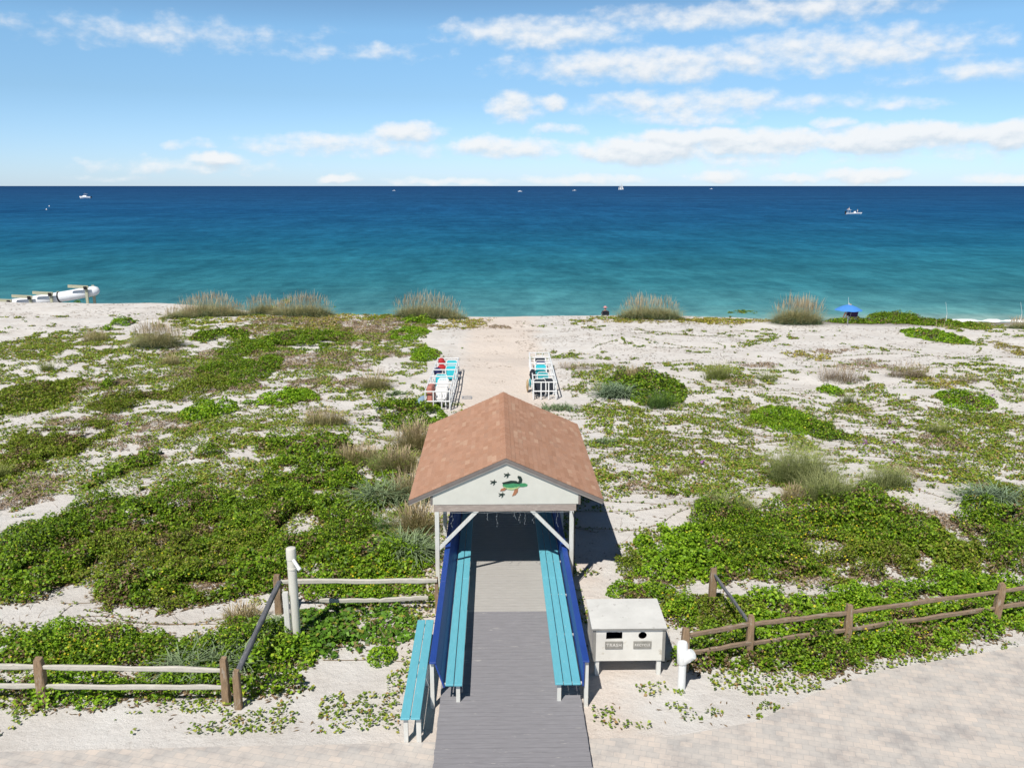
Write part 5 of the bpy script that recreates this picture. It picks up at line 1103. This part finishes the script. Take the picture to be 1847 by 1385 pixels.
def clump(kind, px, py, rx, hpx, label, n=300, spread=1.0, depth=.55):
    """px,py = foot of the clump in the picture, rx = half width, hpx = height"""
    g = gt(px, py); d = (g-CP) @ FV; R_ = rx*d/F; H = hpx*d/F/cp*.95
    nm = {'oat': 'sea_oats', 'strap': 'strap_leaf_plant', 'blue': 'strap_leaf_plant'}.get(kind, 'grass_clump')
    r = empty(nm, tuple(g), label, {'sea_oats': 'sea oats', 'strap_leaf_plant': 'plant'}.get(nm, 'grass'))
    def scat(n, fr):
        nc = max(1, int(fr*9)); cxs = rng.uniform(-1, 1, nc)*R_*.7; cys = rng.uniform(-1, 1, nc)*R_*depth*.6; i = rng.integers(0, nc, n)
        m_ = rng.random(n) < .5
        x = np.where(m_, cxs[i]+rng.normal(0, R_*.16, n), R_*.85*np.sqrt(rng.random(n))*np.cos(t_ := rng.uniform(0, 6.283, n))); y = np.where(m_, cys[i]+rng.normal(0, R_*.12, n), R_*.85*depth*np.sqrt(rng.random(n))*np.sin(t_))
        x = g[0]+np.clip(x, -R_, R_); y = g[1]+y; k = mask_clear(x, y); x, y = x[k], y[k]; e = np.clip(1-((x-g[0])/(R_*1.15))**2, .15, 1)**.5
        return x, y, T(x, y)-.02, e
    pxm = d/F*1.8
    wmin = .30*pxm
    if kind == 'oat':
        x, y, z, e = scat(n, 1.3); its = []
        m_ = len(x)//3; e1 = e*rng.uniform(.8, 1.1, len(x))
        its.append(blades(x[:m_], y[:m_], z[:m_], H*.68*e1[:m_]*rng.uniform(.6, 1.2, m_), rng.uniform(.2, 1.1, m_), rng.uniform(.3, .9, m_), np.full(m_, max(.02, wmin)), *GC['blue']))
        q = len(x)-m_; out = np.clip(np.abs((x[m_:]-g[0])/R_), 0, 1)
        its.append(blades(x[m_:], y[m_:], z[m_:], H*1.0*e1[m_:]*rng.uniform(.5, 1.12, q), rng.uniform(.05, .75, q)+out*.4, rng.uniform(.2, .95, q), np.full(q, max(.016, wmin*.8)), *GC['oat']))
        cat_mesh('leaves', its, 'blade', r, g)
        x, y, z, e = scat(int(n*.10), 1.3); q = len(x)
        cat_mesh('stalks', [blades(x, y, z, H*1.25*e*rng.uniform(.75, 1.1, q), rng.uniform(.0, .35, q), rng.uniform(.0, .3, q), np.full(q, max(.008, wmin*.28)), *GC['stalk'], head=max(.014, wmin*.30))], 'blade', r, g)
    elif kind in ('strap', 'blue'):
        x, y, z, e = scat(n, 1.6); q = len(x)
        cat_mesh('leaves', [blades(x, y, z, H*e**.3*rng.uniform(.55, 1.15, q), rng.uniform(.15, 1.0, q), rng.uniform(.4, 1.0, q), np.full(q, max(.05, wmin*1.3))*rng.uniform(.7, 1.2, q), *GC[kind])], 'blade', r, g)
    else:
        x, y, z, e = scat(n, .8); q = len(x); sl = {'soft': (.05, .75), 'grass': (.05, .7), 'tan': (.05, .95), 'purple': (.1, .9), 'green': (.1, .9)}[kind]
        cat_mesh('blades', [blades(x, y, z, H*e**.5*rng.uniform(.55, 1.15, q), rng.uniform(*sl, q)*spread, rng.uniform(.1, .7, q), np.full(q, max(.010 if kind != 'tan' else .014, wmin*.55))*rng.uniform(.7, 1.3, q), *GC[kind])], 'blade', r, g)
        if kind in ('tan', 'purple'):
            x, y, z, e = scat(int(n*.2), .8); q = len(x)
            cat_mesh('stalks', [blades(x, y, z, H*1.15*e*rng.uniform(.7, 1.1, q), rng.uniform(.0, .4, q), rng.uniform(.0, .4, q), np.full(q, max(.008, wmin*.4)), *GC['stalk'], head=max(.012, wmin*.5))], 'blade', r, g)
    return r
CLUMPS = [('oat', 328, 574, 34, 24, 'low straggly sea oats sloping down to the open sand', 380), ('oat', 425, 570, 28, 24, 'low sea oats filling between the two largest pipe side clumps', 300), ('oat', 512, 568, 24, 26, 'small sea oats joining the clumps around the bright green bush', 260), ('oat', 820, 574, 26, 18, 'low sea oats skirt on the path side of a wide clump', 200),('oat', 378, 569, 64, 37, 'broad tan sea oats clump nearest the open sand on the pipe side', 900), ('oat', 474, 566, 32, 32, 'narrower sea oats clump left of a bright green bush', 420), ('oat', 548, 569, 54, 38, 'tan sea oats clump right of a bright green bush', 800), ('oat', 768, 571, 66, 40, 'wide sea oats clump between the pipe side and the sand path', 950),
 ('oat', 1172, 573, 62, 38, 'sea oats clump next to the seated person with the pink hat', 950), ('oat', 1440, 583, 50, 46, 'rounded sea oats clump left of the blue umbrella', 950), ('oat', 1838, 592, 24, 22, 'low sea oats clump at the far edge beside the surf', 260), ('oat', 1700, 590, 22, 24, 'thin feathery grass in front of the surf line', 90),
 ('oat', 285, 625, 46, 44, 'large tan grass clump inland of the open sand', 800), ('tan', 172, 615, 28, 22, 'brown wispy grass at the edge of the open sand', 300), ('tan', 310, 658, 20, 22, 'small tan tuft beside a dark green mound', 220), ('grass', 85, 668, 15, 26, 'spiky pale green tuft among vines below the open sand', 220), ('tan', 678, 700, 30, 34, 'tan grass tuft on bare sand in the middle of the dune', 300), ('strap', 712, 712, 18, 16, 'small blue green strap plant between tan tuft and rack', 80),
 ('tan', 585, 766, 42, 36, 'tan wispy grass inland of a sand hollow', 420), ('tan', 648, 835, 40, 40, 'tan grass clump at the edge of dense greenery beside the roof', 500), ('tan', 745, 812, 36, 60, 'tallest tan grass stand right against the upper roof edge', 620), ('tan', 720, 850, 36, 50, 'tan grass stand lower along the roof edge', 480), ('tan', 742, 900, 30, 62, 'sparse straw stalks beside the eave corner', 300), ('tan', 752, 960, 30, 66, 'tan stalks rising over strap leaves beside the shelter post', 380), ('strap', 735, 1002, 50, 62, 'blue green strap leaved plants at the shelter post', 420), ('strap', 692, 905, 44, 60, 'green strap leaved plants below the tall tan stand', 360), ('strap', 745, 900, 36, 50, 'strap leaves under the eave corner', 260), ('green', 700, 955, 40, 46, 'arching green blades between the strap plants and dense shrubs', 260), ('soft', 700, 850, 30, 50, 'fine green grass beside the tall tan stand', 420),
 ('strap', 385, 1205, 85, 60, 'large blue green strap leaf bed above the tan fence', 620), ('strap', 480, 1150, 40, 50, 'strap leaf plant behind the dark sloping rail', 260), ('tan', 440, 1125, 36, 44, 'straw coloured grass beside the sand strip by the sloping rail', 300), ('blue', 20, 985, 26, 34, 'blue green strap plant at the outer edge of the dense greenery', 160), ('grass', 5, 862, 16, 38, 'yellow green tuft at the outer edge above brown thatch', 200), ('strap', 505, 1130, 28, 30, 'dark strap leaves at the foot of the shower pipe', 150),
 ('grass', 1293, 684, 28, 40, 'round yellow green grass tuft alone on open sand', 520), ('grass', 1384, 688, 16, 30, 'smaller pale tuft on sand right of the round one', 200), ('purple', 1518, 686, 50, 32, 'pinkish brown spiky grass on open sand', 420), ('purple', 1638, 680, 46, 32, 'second pinkish brown spiky grass nearer the vines', 400), ('grass', 1527, 728, 13, 36, 'thin upright green tuft beside a tiny mound', 150), ('soft', 1440, 868, 58, 84, 'tall soft green grass below the lime green mound', 1300), ('soft', 1592, 878, 45, 54, 'soft green tuft right of the tall soft grass', 800), ('soft', 1495, 905, 46, 74, 'fine green grass rising from the yellow flowered shrubs', 900), ('tan', 1430, 905, 26, 36, 'dry pale grass below the tall soft grass', 220), ('grass', 1695, 783, 17, 34, 'small fuzzy green tuft among the far vines', 240), ('blue', 1790, 905, 48, 54, 'blue green strap plants at the far edge beyond the shrubs', 320), ('blue', 1830, 930, 26, 40, 'second blue green strap plant at the far edge', 140),
 ('tan', 1140, 690, 34, 34, 'tan grass standing behind the lush green mound', 420), ('blue', 1108, 715, 30, 40, 'grey green strap grass at the path side of the lush mound', 420), ('green', 1192, 735, 32, 44, 'bright green fountain of blades in front of the lush mound', 420), ('purple', 1040, 666, 40, 16, 'low brownish grass strip beside the teal chair rack', 260), ('strap', 1010, 738, 36, 18, 'low strap leaves at the roof corner below the teal chair rack', 180), ('soft', 1295, 920, 36, 42, 'pale feathery grass above the shrubs beside bare sand', 420), ('soft', 1345, 925, 30, 40, 'feathery grass in the middle of the dense shrubs', 360), ('strap', 1090, 800, 24, 20, 'small strap tuft beside the roof edge on vines', 90), ('tan', 1225, 855, 20, 18, 'thin dry tuft among yellow vines', 90), ('purple', 1740, 690, 34, 18, 'sparse brown grass among the far vines', 150), ('tan', 1350, 745, 18, 18, 'pale dry tuft between vines and the lime green mound', 110), ('strap', 1210, 1085, 26, 22, 'grey strap leaves behind the trash cabinet', 90)]
for c in CLUMPS: clump(c[0], c[1], c[2], c[3], c[4], c[5], n=int(c[6]*{'oat': 3.6, 'tan': 1.6, 'strap': 1.15, 'blue': 1.1}.get(c[0], 1.15)))
